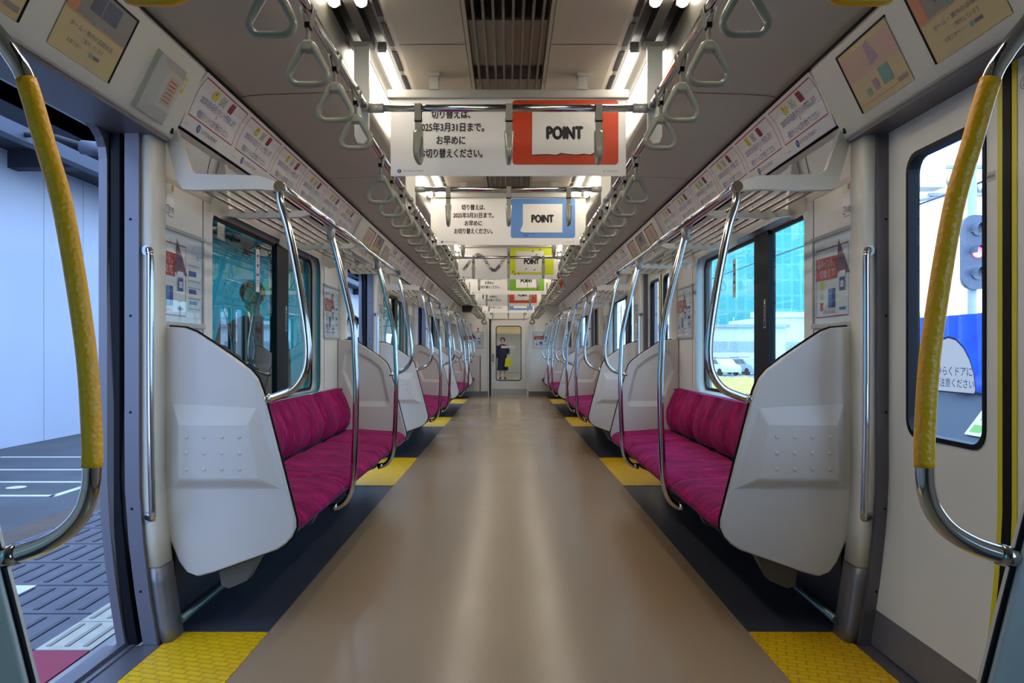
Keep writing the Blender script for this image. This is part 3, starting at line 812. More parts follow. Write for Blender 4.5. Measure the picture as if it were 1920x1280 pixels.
# ------------------------------------------------------------------ car ends
mb = MB()
mb.holed([(-1.46, -.05), (1.46, -.05), (1.46, 2.45), (-1.46, 2.45)], [[(-.46, 0.0), (.46, 0.0), (.46, 1.86), (-.46, 1.86)]], lambda u, v, h: (u, YE+h, v), .05)
mb.box(-1.36, -.47, YE-.004, YE, 0, .11, 1); mb.box(.47, 1.36, YE-.004, YE, 0, .11, 1)
tag(mb.build('wall_end', [M['wall'], M['kick']]), kind='structure')
mb = MB(); mb.box(-1.46, 1.46, YB-.05, YB, -.05, 2.45); tag(mb.build('wall_rear', M['wall']), kind='structure')
door = empty('door_9', (0, YE+.02, 0), kind='structure')
mb = MB(); mb.holed([(-.41, .004), (.455, .004), (.455, 1.855), (-.41, 1.855)], [rrect(-.285, .38, .305, 1.68, .06)], lambda u, v, h: (u, h, v), .03)
mb.box(-.40, .45, -.003, 0, .01, .17, 1)
leaf = mb.build('door_leaf', [M['wall'], M['alu']], door)
mb = MB(); mb.holed(rrect(-.30, .365, .32, 1.695, .07), [rrect(-.282, .383, .302, 1.677, .058)], lambda u, v, h: (u, h-.006, v), .04); mb.build('window_gasket', M['black'], leaf)
mb = MB(); mb.box(-.286, .306, .01, .014, .378, 1.682); mb.build('window_glass', M['door_glass'], leaf)
mb = MB(); mb.box(-.38, -.345, -.03, 0, .82, 1.02, bev=.004); mb.build('door_handle', M['kick'], leaf)
f = Flat(); f.rect(-.17, 1.155, .16, 1.21, M['wpaper'], 0); f.text('ドアにご注意ください', 0, 1.17, .022, M['greyink'], 1)
mb = MB(); f.into(mb, lambda u, v, e: (u, .0085-e, v)); mb.build('door_sticker', f.mats, leaf, recalc=False)
mb = MB(); mb.box(-.46, -.425, -.022, .028, 0, 1.86); mb.build('door_gap', M['black'], door)
mb = MB()
mb.box(-.49, -.462, -.035, -.02, 0, 1.89); mb.box(.458, .486, -.035, -.02, 0, 1.89); mb.box(-.49, .486, -.035, -.02, 1.86, 1.89); mb.build('door_frame', M['cream'], door)
# cupboard left of the end door
cab = empty('wall_cupboard', (-.84, YE-.006, .12), 'white flush cupboard with a red edge strip in the end wall left of the door', 'cupboard')
mb = MB(); mb.box(-.18, .15, 0, .005, 0, .86); mb.build('cupboard_door', M['panel'], cab)
mb = MB(); mb.box(.152, .162, -.002, .005, 0, .86, 0); mb.box(.162, .17, -.002, .005, 0, .86, 1); mb.build('edge_strip', [M['redline'], M['black']], cab)
mb = MB(); mb.box(-.075, -.025, -.003, 0, .68, .73); mb.build('latch', M['kick'], cab)
mb = MB(); mb.box(-1.05, -.80, 17.5, 17.9, 1.98, 2.12, bev=.01)
o = mb.build('display_unit', M['dark']); tag(o, 'small dark display box under the ceiling left of the end door', 'display')
f = Flat(); f.rect(-.03, -.06, .03, .06, M['wpaper'], 0); f.rect(-.02, .0, .02, .045, M['redline'], 1); f.rect(-.02, -.05, .02, -.015, M['redline'], 1)
mb = MB(); mb.box(-.03, .03, .0005, .002, -.06, .06); f.into(mb, lambda u, v, e: (u, -e, v), 1); o = mb.build('warning_notice', [M['wpaper']]+f.mats, recalc=False, loc=(-.73, YE-.0025, 1.60))
tag(o, 'tiny red and white notice on the end wall above the left poster', 'sign')

# ------------------------------------------------------------------ benches
def make_bench(sx, L, splits):
    root = empty('bench_seat', (0, 0, 0))
    top = [(1.255, .462), (1.2, .472), (1.05, .46), (.92, .452), (.86, .446), (.825, .43), (.806, .405), (.806, .388), (.82, .374), (.87, .366), (1.255, .40)]
    bk = [(1.262, .47), (1.238, .50), (1.226, .56), (1.232, .62), (1.262, .70), (1.296, .765), (1.31, .782), (1.335, .785), (1.345, .77), (1.345, .47)]
    for (a, b) in splits:
        ns = max(1, round((b-a)/.455)); ny = ns*8
        for prof, nmn, amp in ((top, 'seat_cushion', .008), (bk, 'backrest', .018)):
            m_ = MB(); rings = []
            for i in range(ny+1):
                y = a+.004+(b-a-.008)*i/ny
                e = min(i, ny-i); sh = {0: .008, 1: .0015}.get(e, 0)
                bulge = abs(math.sin(math.pi*ns*i/ny))**.6
                ring = []
                for j, (x, z) in enumerate(prof):
                    cxx, czz = (1.0, .42) if nmn == 'seat_cushion' else (1.30, .6)
                    if nmn == 'seat_cushion':
                        zz = z-amp*(1-bulge)*(1 if z > .42 else 0)-sh*(1 if z > .4 else -.3); xx = x+sh*(1 if x < .85 else 0)
                    else:
                        xx = x+(amp*(1-bulge)+sh)*(1 if x < 1.3 else 0); zz = z-(sh if z > .7 else 0)
                    ring.append(m_.b.verts.new((sx*xx, y, zz)))
                rings.append(ring)
            n = len(prof)
            for i in range(ny):
                for k in range(n):
                    f = m_.b.faces.new((rings[i][k], rings[i][(k+1) % n], rings[i+1][(k+1) % n], rings[i+1][k]))
            for rg in (rings[0], rings[-1]): m_.b.faces.new(rg)
            m_.build(nmn, M['velvet'], root, smooth=True)
    m_ = MB()
    m_.prism([(sx*x, z) for x, z in [(.845, .366), (.84, .354), (.9, .338), (1.12, .31), (1.30, .30), (1.30, .39)]], 'y', .045, L-.045, 0)
    m_.build('seat_pan', M['underseat'], root)
    m_ = MB(); m_.box(sx*1.285, sx*1.345, .045, L-.045, .01, .46); m_.build('heater_cover', M['underseat'], root)
    m_ = MB(); m_.tube([(sx*1.235, -.03, .06), (sx*1.235, L-.02, .06)], .016, 8); m_.build('heater_pipe', M['pipe'], root)
    nb = max(2, round(L/.8))
    for i in range(nb):
        y = .14+(L-.28)*i/(nb-1)
        m_ = MB(); m_.prism([(sx*x, z) for x, z in [(.95, .335), (.985, .25), (1.03, .168), (1.10, .138), (1.13, .15), (1.16, .34)]], 'y', y-.035, y+.035)
        m_.build('seat_bracket', M['bracket'], root)
    return root

LB = 4.02-.80
for nm, sx in SIDES:
    c_ = LB/2
    proto = make_bench(sx, LB, [(.045, c_-.69), (c_-.69, c_+.69), (c_+.69, LB-.045)])
    for k in range(3):
        o = proto if k == 0 else copy_tree(proto)
        o.location = (0, CD[k]+.80, 0)
        tag(o, f'long magenta velvet bench along the {nm} wall, {ROW[k]}', 'bench', 'magenta long benches')
    o = make_bench(sx, YE-CD[3]-.80, [(.045, YE-CD[3]-.82)])
    o.location = (0, CD[3]+.80, 0)
    tag(o, f'short magenta bench in the far {nm} corner by the end wall', 'bench', 'short benches by the end wall')

# ------------------------------------------------------------------ seat end partitions
P_OUT = [(1.352, 1.166), (1.30, 1.166), (1.234, 1.161), (1.194, 1.146), (1.12, 1.098), (1.041, 1.044), (.985, 1.001), (.957, .968), (.938, .92), (.926, .875), (.868, .65), (.812, .428), (.811, .398), (.826, .362), (.85, .336), (.879, .317), (1.0, .274), (1.123, .23), (1.179, .215), (1.224, .232), (1.252, .27), (1.30, .385), (1.335, .46), (1.352, .5)]
PAD_O = [(1.275, .855), (.952, .855), (.879, .552), (1.28, .552)]
PAD_F = [(1.247, .792), (.982, .792), (.942, .586), (1.247, .586)]
REC_O = [(1.318, .92), (1.30, 1.05), (1.27, 1.08), (1.20, 1.072), (1.09, 1.01), (1.02, .955), (1.0, .92), (.945, .69), (.948, .655), (.965, .635), (1.19, .635), (1.215, .645)]
REC_F = [(1.297, .92), (1.283, 1.035), (1.262, 1.058), (1.205, 1.05), (1.10, .99), (1.035, .938), (1.018, .91), (.972, .70), (.974, .685), (.985, .678), (1.175, .678), (1.195, .69)]
def make_partition(sx, d):
    """d=+1: the doorway lies towards -Y (outside face looks at the camera)"""
    root = empty('seat_partition', (0, 0, 0))
    T = .04
    mb = MB()
    def lay(O, Tr, F, y, yf):
        vo = [mb.b.verts.new((sx*x, y, z)) for x, z in O]; vt = [mb.b.verts.new((sx*x, y, z)) for x, z in Tr]; vf = [mb.b.verts.new((sx*x, yf, z)) for x, z in F]
        es = [mb.b.edges.new((L[i], L[(i+1) % len(L)])) for L in (vo, vt) for i in range(len(L))]
        bmesh.ops.triangle_fill(mb.b, edges=es, use_beauty=True)
        n = len(vt)
        for i in range(n): mb.b.faces.new((vt[i], vt[(i+1) % n], vf[(i+1) % n], vf[i]))
        return vo, vf
    y_out, y_in = (0, T) if d > 0 else (T, 0)
    s_ = 1 if d > 0 else -1
    a, fo = lay(P_OUT, PAD_O, PAD_F, y_out, y_out-s_*.022)
    b, fi = lay(P_OUT, REC_O, REC_F, y_in, y_in-s_*.017)
    mb.b.faces.new(fo); mb.b.faces.new(fi)
    n = len(a)
    for i in range(n): mb.b.faces.new((a[i], a[(i+1) % n], b[(i+1) % n], b[i]))
    body = mb.build('panel_body', M['panel'], root)
    me = body.data
    bv = body.modifiers.new('edge', 'BEVEL'); bv.width = .006; bv.segments = 3; bv.limit_method = 'ANGLE'; bv.angle_limit = math.radians(25)
    for p in me.polygons: p.use_smooth = True
    autosmooth(me, .14)
    # dimples on the raised pad
    mb = MB()
    for i in range(4):
        for j in range(3):
            x = 1.215-.067*i; z = .748-.061*j
            r = bmesh.ops.create_uvsphere(mb.b, u_segments=8, v_segments=6, radius=.008)
            for v in r['verts']: v.co = Vector((sx*x+v.co.x, y_out-s_*.022+v.co.y*.5, z+v.co.z))
    mb.build('pad_studs', M['panel'], root, smooth=True)
    # dark edging along the aisle rim
    rim = P_OUT[1:18]
    mb = MB(); ym = y_out+s_*.026
    mb.tube([(sx*(x-.002), ym, z+.001) for x, z in spline([(p[0], p[1], 0) for p in rim], 2) for x, z in [(x, z)]] if False else [(sx*(p[0]-.002), ym, p[1]+.001) for p in rim], .0055, 6)
    mb.build('edge_trim', M['black'], root)
    return root

for nm, sx in SIDES:
    pn = make_partition(sx, 1); pf = make_partition(sx, -1)
    used = {1: False, -1: False}
    def put(d, y, label):
        src = pn if d > 0 else pf
        o = src if not used[d] else copy_tree(src); used[d] = True
        o.location = (0, y, 0); tag(o, label, 'seat partition', 'white moulded seat end partitions')
    put(-1, CD[0]-.805, f'white seat partition at the picture edge under the yellow padded {nm} pole')
    for k in range(3):
        put(1, CD[k]+.80, f'white moulded partition with raised studded pad closing near end of {ROWB[k]} {nm} bench')
        put(-1, CD[k]+3.98, f'white moulded partition with recessed face closing far end of {ROWB[k]} {nm} bench')
    put(1, CD[3]+.80, f'white moulded partition closing the last short {nm} bench by end wall')

# ------------------------------------------------------------------ stanchion poles
END_P = [(.875, 1.70), (.874, 1.643), (.8446, 1.543), (.81, 1.374), (.777, 1.17), (.769, 1.06), (.783, .984), (.824, .928), (.884, .9), (.938, .885)]
MID_P = [(.887, 1.69), (.8845, 1.656), (.823, 1.419), (.775, 1.2), (.765, 1.043), (.760, .90), (.7646, .6476), (.778, .425), (.803, .34), (.84, .302), (.88, .292)]
NEAR_P = [(.945, 1.715), (.935, 1.685), (.912, 1.648), (.888, 1.618), (.866, 1.588), (.842, 1.544), (.808, 1.43), (.775, 1.311), (.739, 1.088), (.7275, .94), (.7265, .869), (.730, .827), (.743, .790), (.771, .757), (.813, .732), (.859, .716), (.885, .710)]
def pole(sx, pts, clamp=True, foot=True):
    root = empty('stanchion_pole', (0, 0, 0))
    mb = MB(); mb.tube(spline([(sx*x, 0, z) for x, z in pts], 6), .0158, 14); mb.build('pole_tube', M['chrome'], root)
    mb = MB()
    x, z = pts[0]
    if clamp == 'joint':
        mb.tube([(sx*(x+.0), 0, z+.02), (sx*(x-.002), 0, z-.065)], .021, 14); mb.tube([(sx*x, -.06, z+.005), (sx*x, .06, z+.005)], .0215, 14)
    else:
        mb.tube([(sx*(x-.002), -.02, z), (sx*(x-.002), .014, z)], .0215, 16)
    mb.build('rack_joint', M['alu'] if clamp == 'joint' else M['chrome'], root)
    mb = MB(); x, z = pts[-1]; x2, z2 = pts[-2]
    t = Vector((x-x2, 0, z-z2)).normalized(); p = Vector((x, 0, z))
    q0 = p-t*.03; q1 = p+t*.006
    mb.tube([(sx*q0.x, 0, q0.z), (sx*q1.x, 0, q1.z)], .0185, 12); mb.build('end_ferrule', M['chrome'], root)
    return root
for nm, sx in SIDES:
    pe = pole(sx, END_P, clamp='ring'); pmid = pole(sx, MID_P, clamp='joint')
    first = [True, True]
    for k in range(4):
        jobs = []
        if k < 3:
            jobs = [(pe, CD[k]+.825, 'at the near end'), (pmid, CD[k]+1.72, 'a third of the way along'), (pmid, CD[k]+3.10, 'two thirds of the way along'), (pe, CD[k]+3.995, 'at the far end')]
        else: jobs = [(pe, CD[k]+.825, 'at the near end')]
        for src, y, wh in jobs:
            i = 0 if src is pe else 1
            o = src if first[i] else copy_tree(src); first[i] = False
            o.location = (0, y, 0)
            tag(o, f'curved chrome pole {wh} of the {ROWB[k]} {nm} bench', 'pole', 'curved chrome stanchion poles')
    o = pole(sx, NEAR_P, clamp='ring'); o.location = (0, CD[0]-.785, 0)
    mb = MB(); full = spline([(sx*x, 0, z) for x, z in NEAR_P], 6)
    mb.tube([p for p in full if .868 <= p.z <= 1.545], .0172, 16); mb.build('yellow_sleeve', M['sleeve'], o)
    tag(o, f'curved chrome pole with a yellow dimpled sleeve at the {nm} edge of the picture', 'pole', 'yellow sleeved poles')

# ------------------------------------------------------------------ luggage racks
def make_rack(sx, L):
    root = empty('luggage_rack', (0, 0, 0))
    y0, y1 = .03, L-.03
    for i in range(5):
        x = 1.19-.052*i; z = 1.70
        mb = MB(); mb.tube([(sx*x, y0, z), (sx*x, y1, z)], .0065, 8); mb.build('rack_rod', M['rod'], root)
    mb = MB(); mb.tube([(sx*.875, y0+.005, 1.70), (sx*.875, y1-.005, 1.70)], .0175, 14); mb.build('front_tube', M['chrome'], root)
    prof = [(1.30, 1.937), (1.272, 1.928), (1.215, 1.765), (1.19, 1.748), (.965, 1.742), (.94, 1.738), (.885, 1.718), (.882, 1.685), (.955, 1.69), (1.20, 1.687), (1.245, 1.69), (1.262, 1.72), (1.308, 1.88)]
    for ya, yb in ((.0, .03), (L-.03, L)):
        mb = MB(); mb.prism([(sx*x, z) for x, z in prof], 'y', ya, yb); mb.build('end_bracket', M['cream'], root)
    for f_ in (.17, .5, .83) if L > 2 else (.5,):
        y = L*f_
        mb = MB(); mb.prism([(sx*x, z) for x, z in [(1.30, 1.712), (.90, 1.704), (.885, 1.69), (.93, 1.676), (1.18, 1.670), (1.30, 1.685)]], 'y', y-.018, y+.018)
        mb.prism([(sx*x, z) for x, z in [(1.296, 1.925), (1.275, 1.915), (1.255, 1.69), (1.30, 1.67), (1.345, 1.70)]], 'y', y-.018, y+.018)
        mb.build('cross_support', M['cream'], root)
    return root
for nm, sx in SIDES:
    src = make_rack(sx, LB-.02)
    for k in range(3):
        o = src if k == 0 else copy_tree(src)
        o.location = (0, CD[k]+.81, 0); tag(o, f'silver rod luggage rack over the {ROWB[k]} {nm} bench', 'luggage rack', 'luggage racks over the benches')
    o = make_rack(sx, YE-CD[3]-.84); o.location = (0, CD[3]+.81, 0); tag(o, f'short silver luggage rack over the last {nm} bench by end wall', 'luggage rack', 'luggage racks over the benches')

# ------------------------------------------------------------------ strip posters in the cove
cl = [0]
for i in range(len(COVE)-1): cl.append(cl[-1]+math.dist(COVE[i], COVE[i+1]))
def cove(v, e):
    v = max(0, min(cl[-1]-1e-6, v)); 
    for i in range(len(COVE)-1):
        if v <= cl[i+1]:
            t = (v-cl[i])/(cl[i+1]-cl[i]); a, b = COVE[i], COVE[i+1]
            nx, nz = (b[1]-a[1]), -(b[0]-a[0]); L = math.hypot(nx, nz)
            return (a[0]+(b[0]-a[0])*t-nx/L*e, a[1]+(b[1]-a[1])*t-nz/L*e)
PH = cl[-1]; PW = .508
def strip_poster(sx):
    f = Flat()
    f.rect(-PW/2, 0, PW/2, PH, M['wpaper'], 0, 8)
    f.frame(-PW/2+.022, .055, PW/2-.022, PH-.014, .0045, M['redline'], 1, 6)
    f.poly([(-.11, .163), (-.066, .163), (-.066, .205), (-.11, .205)], M['iconyellow'], 1); f.poly([(-.106, .178), (-.084, .176), (-.092, .204)], M['iconpurple'], 2); f.poly([(-.088, .166), (-.07, .166), (-.076, .19)], M['fadeyellow'], 2)
    f.rect(-.033, .163, .02, .205, M['icongreen'], 1)
    f.poly([(-.03, .165), (-.024, .165), (.018, .203), (.012, .203)], M['icongreen2'], 2); f.poly([(.012, .165), (.018, .165), (-.024, .203), (-.03, .203)], M['icongreen2'], 2)
    f.rect(.062, .163, .106, .207, M['iconred'], 1); f.frame(.074, .176, .094, .194, .003, M['posterred'], 2)
    f.text('2025年3月31日(月) ポイントが失効します', 0, .127, .027, M['navyink'], 2, width=.37)
    f.poly([(-.002, .122), (.003, .122), (.003, .106), (-.002, .106)], M['orange'], 1)
    f.text('相鉄ポイントに切り替えてください', 0, .07, .027, M['navyink'], 2, width=.33)
    f.poly([(-.11+.017*math.cos(t), .03+.017*math.sin(t)) for t in [i*math.pi/8 for i in range(16)]], M['logo'], 1); f.rect(-.114, .026, -.111, .043, M['wpaper'], 2); f.rect(-.108, .02, -.105, .037, M['wpaper'], 2)
    f.text('SOTETSU POINT', 0, .021, .019, M['greyink'], 2, width=.17)
    f.rect(-PW/2+.02, .02, -PW/2+.06, .022, M['greyink'], 1)
    mb = MB(); s = 1 if sx < 0 else -1
    f.into(mb, lambda u, v, e: (sx*(cove(v, .001+e)[0]-1.21), u*s, cove(v, .001+e)[1]-2.04), eps=.0008)
    o = mb.build('strip_poster', f.mats, recalc=False, weld=False)
    return o
ORD6 = ['nearest', 'second', 'third', 'fourth', 'fifth', 'farthest']
for nm, sx in SIDES:
    src = strip_poster(sx); fst = True
    for k in range(4):
        for j in range(6 if k < 3 else 2):
            o = src if fst else src.copy()
            if not fst: C.objects.link(o)
            fst = False
            o.location = (sx*1.21, CD[k]+.835+PW/2+.509*j*1.0, 2.04)
            lab = f'curved white points poster, {ORD6[j]} of the six above the {ROWB[k]} {nm} bench' if k < 3 else f'curved white points poster, {["near","far"][j]} one above the last short {nm} bench'
            tag(o, lab, 'poster', 'strip posters above the benches')

# ------------------------------------------------------------------ framed wall posters
def wall_poster():
    root = empty('framed_poster', (0, 0, 0))
    W, H = .515, .364
    f = Flat(); f.rect(-W/2, 0, W/2, H, M['wpaper'], 0)
    f.frame(-W/2+.02, .025, .085, H-.045, .005, M['redline'], 1)
    f.rect(-W/2+.02, H-.18, -.02, H-.085, M['posterred'], 2)
    f.poly([(-.03, H-.16), (-.005, H-.02), (.10, H-.17), (.06, H-.165)], M['postermaroon'], 3)
    f.text('旧ポイント、', -.13, H-.125, .032, M['wpaper'], 3, width=.17); f.text('切替えて', -.12, H-.168, .032, M['wpaper'], 3, width=.15)
    f.rect(.0, H-.235, .058, H-.155, M['wpaper'], 4); f.rect(.004, H-.235, .054, H-.18, M['posterdblue'], 5); f.rect(.014, H-.222, .044, H-.196, M['wpaper'], 6); f.text('PT', .029, H-.215, .012, M['posterdblue'], 7)
    f.rect(-.11, H-.30, -.04, H-.22, M['posterblue'], 2); f.rect(-.07, H-.30, -.04, H-.22, M['posterdblue'], 3)
    f.rect(-.19, H-.22, -.155, H-.185, M['iconyellow'], 2); f.rect(-.19, H-.265, -.155, H-.235, M['icongreen'], 2); f.rect(-.19, H-.31, -.155, H-.275, M['posterred'], 2)
    f.text('移行はお早めに', -.1, .04, .014, M['redline'], 2); f.rect(.0, .05, .06, .062, M['posterblue'], 2)
    for j in range(4): f.rect(-.14, .058+.006*j-.0, -.07, .06+.006*j, M['pink'], 2)
    f.text('3/31', .17, H-.09, .038, M['pink'], 2); f.text('まで', .225, H-.09, .022, M['posterdblue'], 2)
    for j, z in enumerate((.245, .238, .18, .174, .15, .11, .104, .07, .06, .05)): f.rect(.11, z, .235, z+.003, M['pink'] if j % 2 else M['greyink'], 2)
    f.rect(.115, .20, .19, .222, M['posterdblue'], 3); f.rect(.115, .125, .19, .145, M['posterdblue'], 3); f.rect(.12, .08, .20, .095, M['posterblue'], 3)
    mb = MB(); f.into(mb, lambda u, v, e: (u, -.003-e, v)); mb.box(-W/2, W/2, -.0025, 0, 0, H, 0); mb.build('poster_sheet', f.mats, root, recalc=False, weld=False)
    mb = MB(); t = .014
    mb.box(-W/2-t, W/2+t, -.014, 0, -t-.006, 0, bev=.002); mb.box(-W/2-t, W/2+t, -.014, 0, H, H+t, bev=.002); mb.box(-W/2-t, -W/2, -.01, 0, 0, H, bev=.002); mb.box(W/2, W/2+t, -.01, 0, 0, H, bev=.002)
    mb.build('poster_frame', M['alu'], root)
    mb = MB(); mb.box(-W/2, W/2, -.0095, -.0085, 0, H); mb.build('cover_sheet', M['door_glass'], root)
    return root
src = wall_poster(); fst = True
for nm, sx in SIDES:
    for k in range(3):
        for yy, wh in ((CD[k]+1.015, 'near'), (CD[k]+3.78, 'far')):
            o = src if fst else copy_tree(src); fst = False
            o.location = (sx*XW, yy, 1.19); o.rotation_euler = (0, 0, math.pi/2 if sx < 0 else -math.pi/2)
            tag(o, f'framed red arrow poster on {nm} wall at the {wh} end of the {ROWB[k]} bench', 'poster', 'framed wall posters')
    o = copy_tree(src); o.location = (sx*.86, YE, 1.175); o.rotation_euler = (0, 0, 0)
    tag(o, f'framed red arrow poster on the end wall, {nm} of the door', 'poster', 'framed wall posters')
    for k in range(3):
        f = Flat(); f.rect(-.035, 0, .035, .20, M['wpaper'], 0); f.rect(-.033, .165, .033, .195, M['signalbody'], 1); f.rect(-.02, .175, .02, .18, M['wpaper'], 2)
        f.rect(-.033, .11, .033, .15, M['icongreen'], 1); f.rect(.012, .125, .03, .148, M['posterred'], 2); f.rect(-.033, .1, .033, .103, M['pink'], 1)
        f.frame(-.03, .03, -.01, .065, .004, M['posterred'], 1); f.text('禁煙', .01, .04, .02, M['greyink'], 1); f.rect(-.02, .02, .03, .023, M['greyink'], 1)
        mb = MB(); f.into(mb, lambda u, v, e: (-sx*(.001+e), u*(1 if sx < 0 else -1), v)); o = mb.build('notice_strip', f.mats, recalc=False, weld=False, loc=(sx*XW, CD[k]+.955, 1.59))
        tag(o, f'narrow notice strip on {nm} wall above the near framed poster of {ROWB[k]} bench', 'sign', 'narrow notice strips')

# ------------------------------------------------------------------ hanging banners
BW, BH = 1.03, .345
def banner(y, col, style, label):
    root = empty('hanging_banner', (0, y, 2.19), label, 'banner', 'hanging point banners')
    mb = MB(); mb.box(-.527, .527, -.014, .014, -.014, .024, bev=.004); mb.build('holder_rail', M['alu'], root)
    for sxx in (-1, 1):
        mb = MB(); mb.box(sxx*.325-.02, sxx*.325+.02, -.02, .02, .022, .093); mb.box(sxx*.325-.026, sxx*.325+.026, -.026, .026, .078, .094); mb.build('ceiling_hanger', M['alu'], root)
    zb = 1.838-2.19
    mb = MB(); mb.box(-BW/2, BW/2, -.0012, .0012, zb, -.01); paper = mb.build('paper_sheet', M['paper'], root)
    f = Flat()
    a0, b0, a1, b1 = .018, .05, .482, .333
    f.poly(rrect(a0, b0, a1, b1, .016), M[col], 1)
    mp = lambda u, v, e: (u, -.0013-e, zb+v)
    def lines(xc, hs, wd):
        for s, h, wdt, zz in wd:
            f.text(s, xc, zz, h, M['ink'], 2, width=wdt, bold=.0011)
    if style == 'circle':
        st = '切り替えは、2025年3月31日まで。お早めにお切り替えください。'
        n = len(st)
        for i, ch in enumerate(st):
            t = i/(n-1); u = -.46+.45*t*1.0; a = t*math.pi*2.6-.9
            f.text(ch, u, .165+.085*math.sin(a), .03, M['ink'], 2, bold=.0008, rot=math.atan(.085*math.pi*2.6/.45*math.cos(a))*.8)
    else:
        lines(-.251, .03, (('切り替えは、', .034, .17, .255), ('2025年3月31日まで。', .034, .29, .198), ('お早めに', .034, .125, .141), ('お切り替えください。', .034, .275, .084)))
    f.poly([(-.477+.009*math.cos(t), .022+.009*math.sin(t)) for t in [i*math.pi/6 for i in range(12)]], M['logo'], 2); f.rect(-.479, .018, -.477, .03, M['wpaper'], 3)
    f.text('SOTETSU POINT', -.415, .0185, .009, M['greyink'], 2, width=.09)
    f.text('SOTETSU', .455, .018, .007, M['greyink'], 2, width=.05); f.rect(.418, .017, .421, .026, M['greyink'], 2)
    # the note
    if style == 'torn':
        nb = [(.105, .295), (.388, .295), (.386, .11), (.36, .094), (.33, .098), (.30, .094), (.26, .097), (.23, .101), (.21, .093), (.17, .096), (.104, .094)]
        f.poly([(u+.003, v-.004) for u, v in nb], M['ink'], 2)
    else: nb = [(.105, .09), (.39, .09), (.39, .295), (.105, .295)] if col != 'limeprint' else [(.08, .075), (.38, .075), (.38, .30), (.08, .30)]
    f.poly(nb, M['note'], 3)
    if style == 'peel':
        f.poly([(.08, .10), (.11, .093), (.2, .085), (.16, .06), (.12, .055)], M['posterblue'], 2); f.poly([(.11, .16), (.105, .09), (.085, .10)], M['wpaper'], 4)
    f.text('POINT', .247, .163, .06, M['ink'], 4, width=.155, bold=.0042)
    if col == 'limeprint':
        random.seed(3)
        for (u, v) in ((.26, .30), (.335, .315), (.28, .10), (.11, .06), (.07, .055), (.19, .11), (.30, .26), (.05, .08)):
            f.poly([(u+.012*math.cos(t)*math.cos(.8)-.005*math.sin(t)*math.sin(.8), v+.012*math.cos(t)*math.sin(.8)+.005*math.sin(t)*math.cos(.8)) for t in [i*math.pi/5 for i in range(10)]], M['ink'], 5)
    if col == 'greenprint':
        f.poly([(.245, .05), (.252, .05), (.272, .23), (.262, .23)], M['greenprint'], 6)
    mb = MB(); f.into(mb, mp); mb.build('printed_front', f.mats, paper, recalc=False, weld=False)
    return root
banner(3.375, 'orange', 'torn', 'white hanging banner with orange POINT card, nearest the camera, printed with 2025 deadline')
banner(5.553, 'blueprint', 'peel', 'white hanging banner with a large blue POINT card, second from the camera')
banner(8.195, 'limeprint', 'circle', 'white hanging banner with yellow POINT card and wavy black lettering')
banner(10.37, 'greenprint', 'plain', 'white hanging banner with a green POINT card behind the yellow one')
banner(13.0, 'redprint', 'torn', 'white hanging banner with a small red POINT card behind the green one')
banner(15.19, 'blueprint', 'plain', 'farthest white hanging banner with a small blue card, close to the end door')

# ------------------------------------------------------------------ strap rails, struts, crossbars
ZR, ZL, XR = 2.03, 1.935, .562
BARS = []
for k in range(4):
    c = CD[k]
    if k > 0: BARS.append((c-.91, f'at the near side of the {DOORN[k]} doorway'))
    BARS.append((c+.91, f'at the far side of the {DOORN[k]} doorway'))
    if k < 3: BARS.append((c+2.43, f'across the middle of the {ROWB[k]} benches'))
BARS.sort()
for y, wh in BARS:
    root = empty('cross_bar', (0, y, ZR), f'chrome strap crossbar under the ceiling {wh}', 'crossbar', 'strap crossbars')
    mb = MB(); mb.tube([(-XR+.01, 0, 0), (XR-.01, 0, 0)], .0145, 12); mb.build('bar_tube', M['chrome'], root)
    for sx in (-1, 1):
        mb = MB(); mb.tube([(sx*(XR-.07), 0, 0), (sx*(XR-.012), 0, 0)], .0185, 12); mb.build('end_socket', M['alu'], root)
    for nm, sx in SIDES:
        root = empty('rail_strut', (sx*.578, y+.005, 1.89), f'flat cream {nm} rail strut {wh}', 'strut', 'struts of the strap rails')
        mb = MB()
        prof = [(-.028, .06), (-.02, .02), (-.005, .0), (.018, .004), (.028, .03), (.03, .39), (-.03, .39)]
        mb.prism([(sx*x, z) for x, z in prof], 'y', -.009, .009); mb.build('strut_plate', M['cream'], root)
        mb = MB(); mb.box(-.045, .045, -.03, .03, .382, .394); mb.build('strut_foot', M['alu'], root)
def rail(sx, y0, y1, z, label):
    root = empty('strap_rail', (sx*XR, y0, z), label, 'strap rail', 'strap rails along the aisle')
    mb = MB(); mb.tube([(0, 0, 0), (0, y1-y0, 0)], .0145, 12); mb.build('rail_tube', M['chrome'], root)
    for yy in (0.0, y1-y0):
        mb = MB(); mb.tube([(0, max(0, yy-.03), 0), (0, min(y1-y0, yy+.03), 0)], .0185, 12); mb.build('end_socket', M['alu'], root)
for nm, sx in SIDES:
    rail(sx, .35, CD[0]-.87, ZL, f'low chrome strap rail carrying the yellow strap, {nm} top of picture')
    for k in range(4):
        rail(sx, CD[k]-.89, CD[k]+.89, ZR, f'high chrome strap rail on {nm} side over the {DOORN[k]} doorway')
        if k < 3: rail(sx, CD[k]+.93, CD[k]+3.89, ZL, f'low chrome strap rail on {nm} side along the {ROWB[k]} bench')
    rail(sx, CD[3]+.93, YE-.01, ZL, f'short low chrome strap rail on {nm} side meeting the end wall')

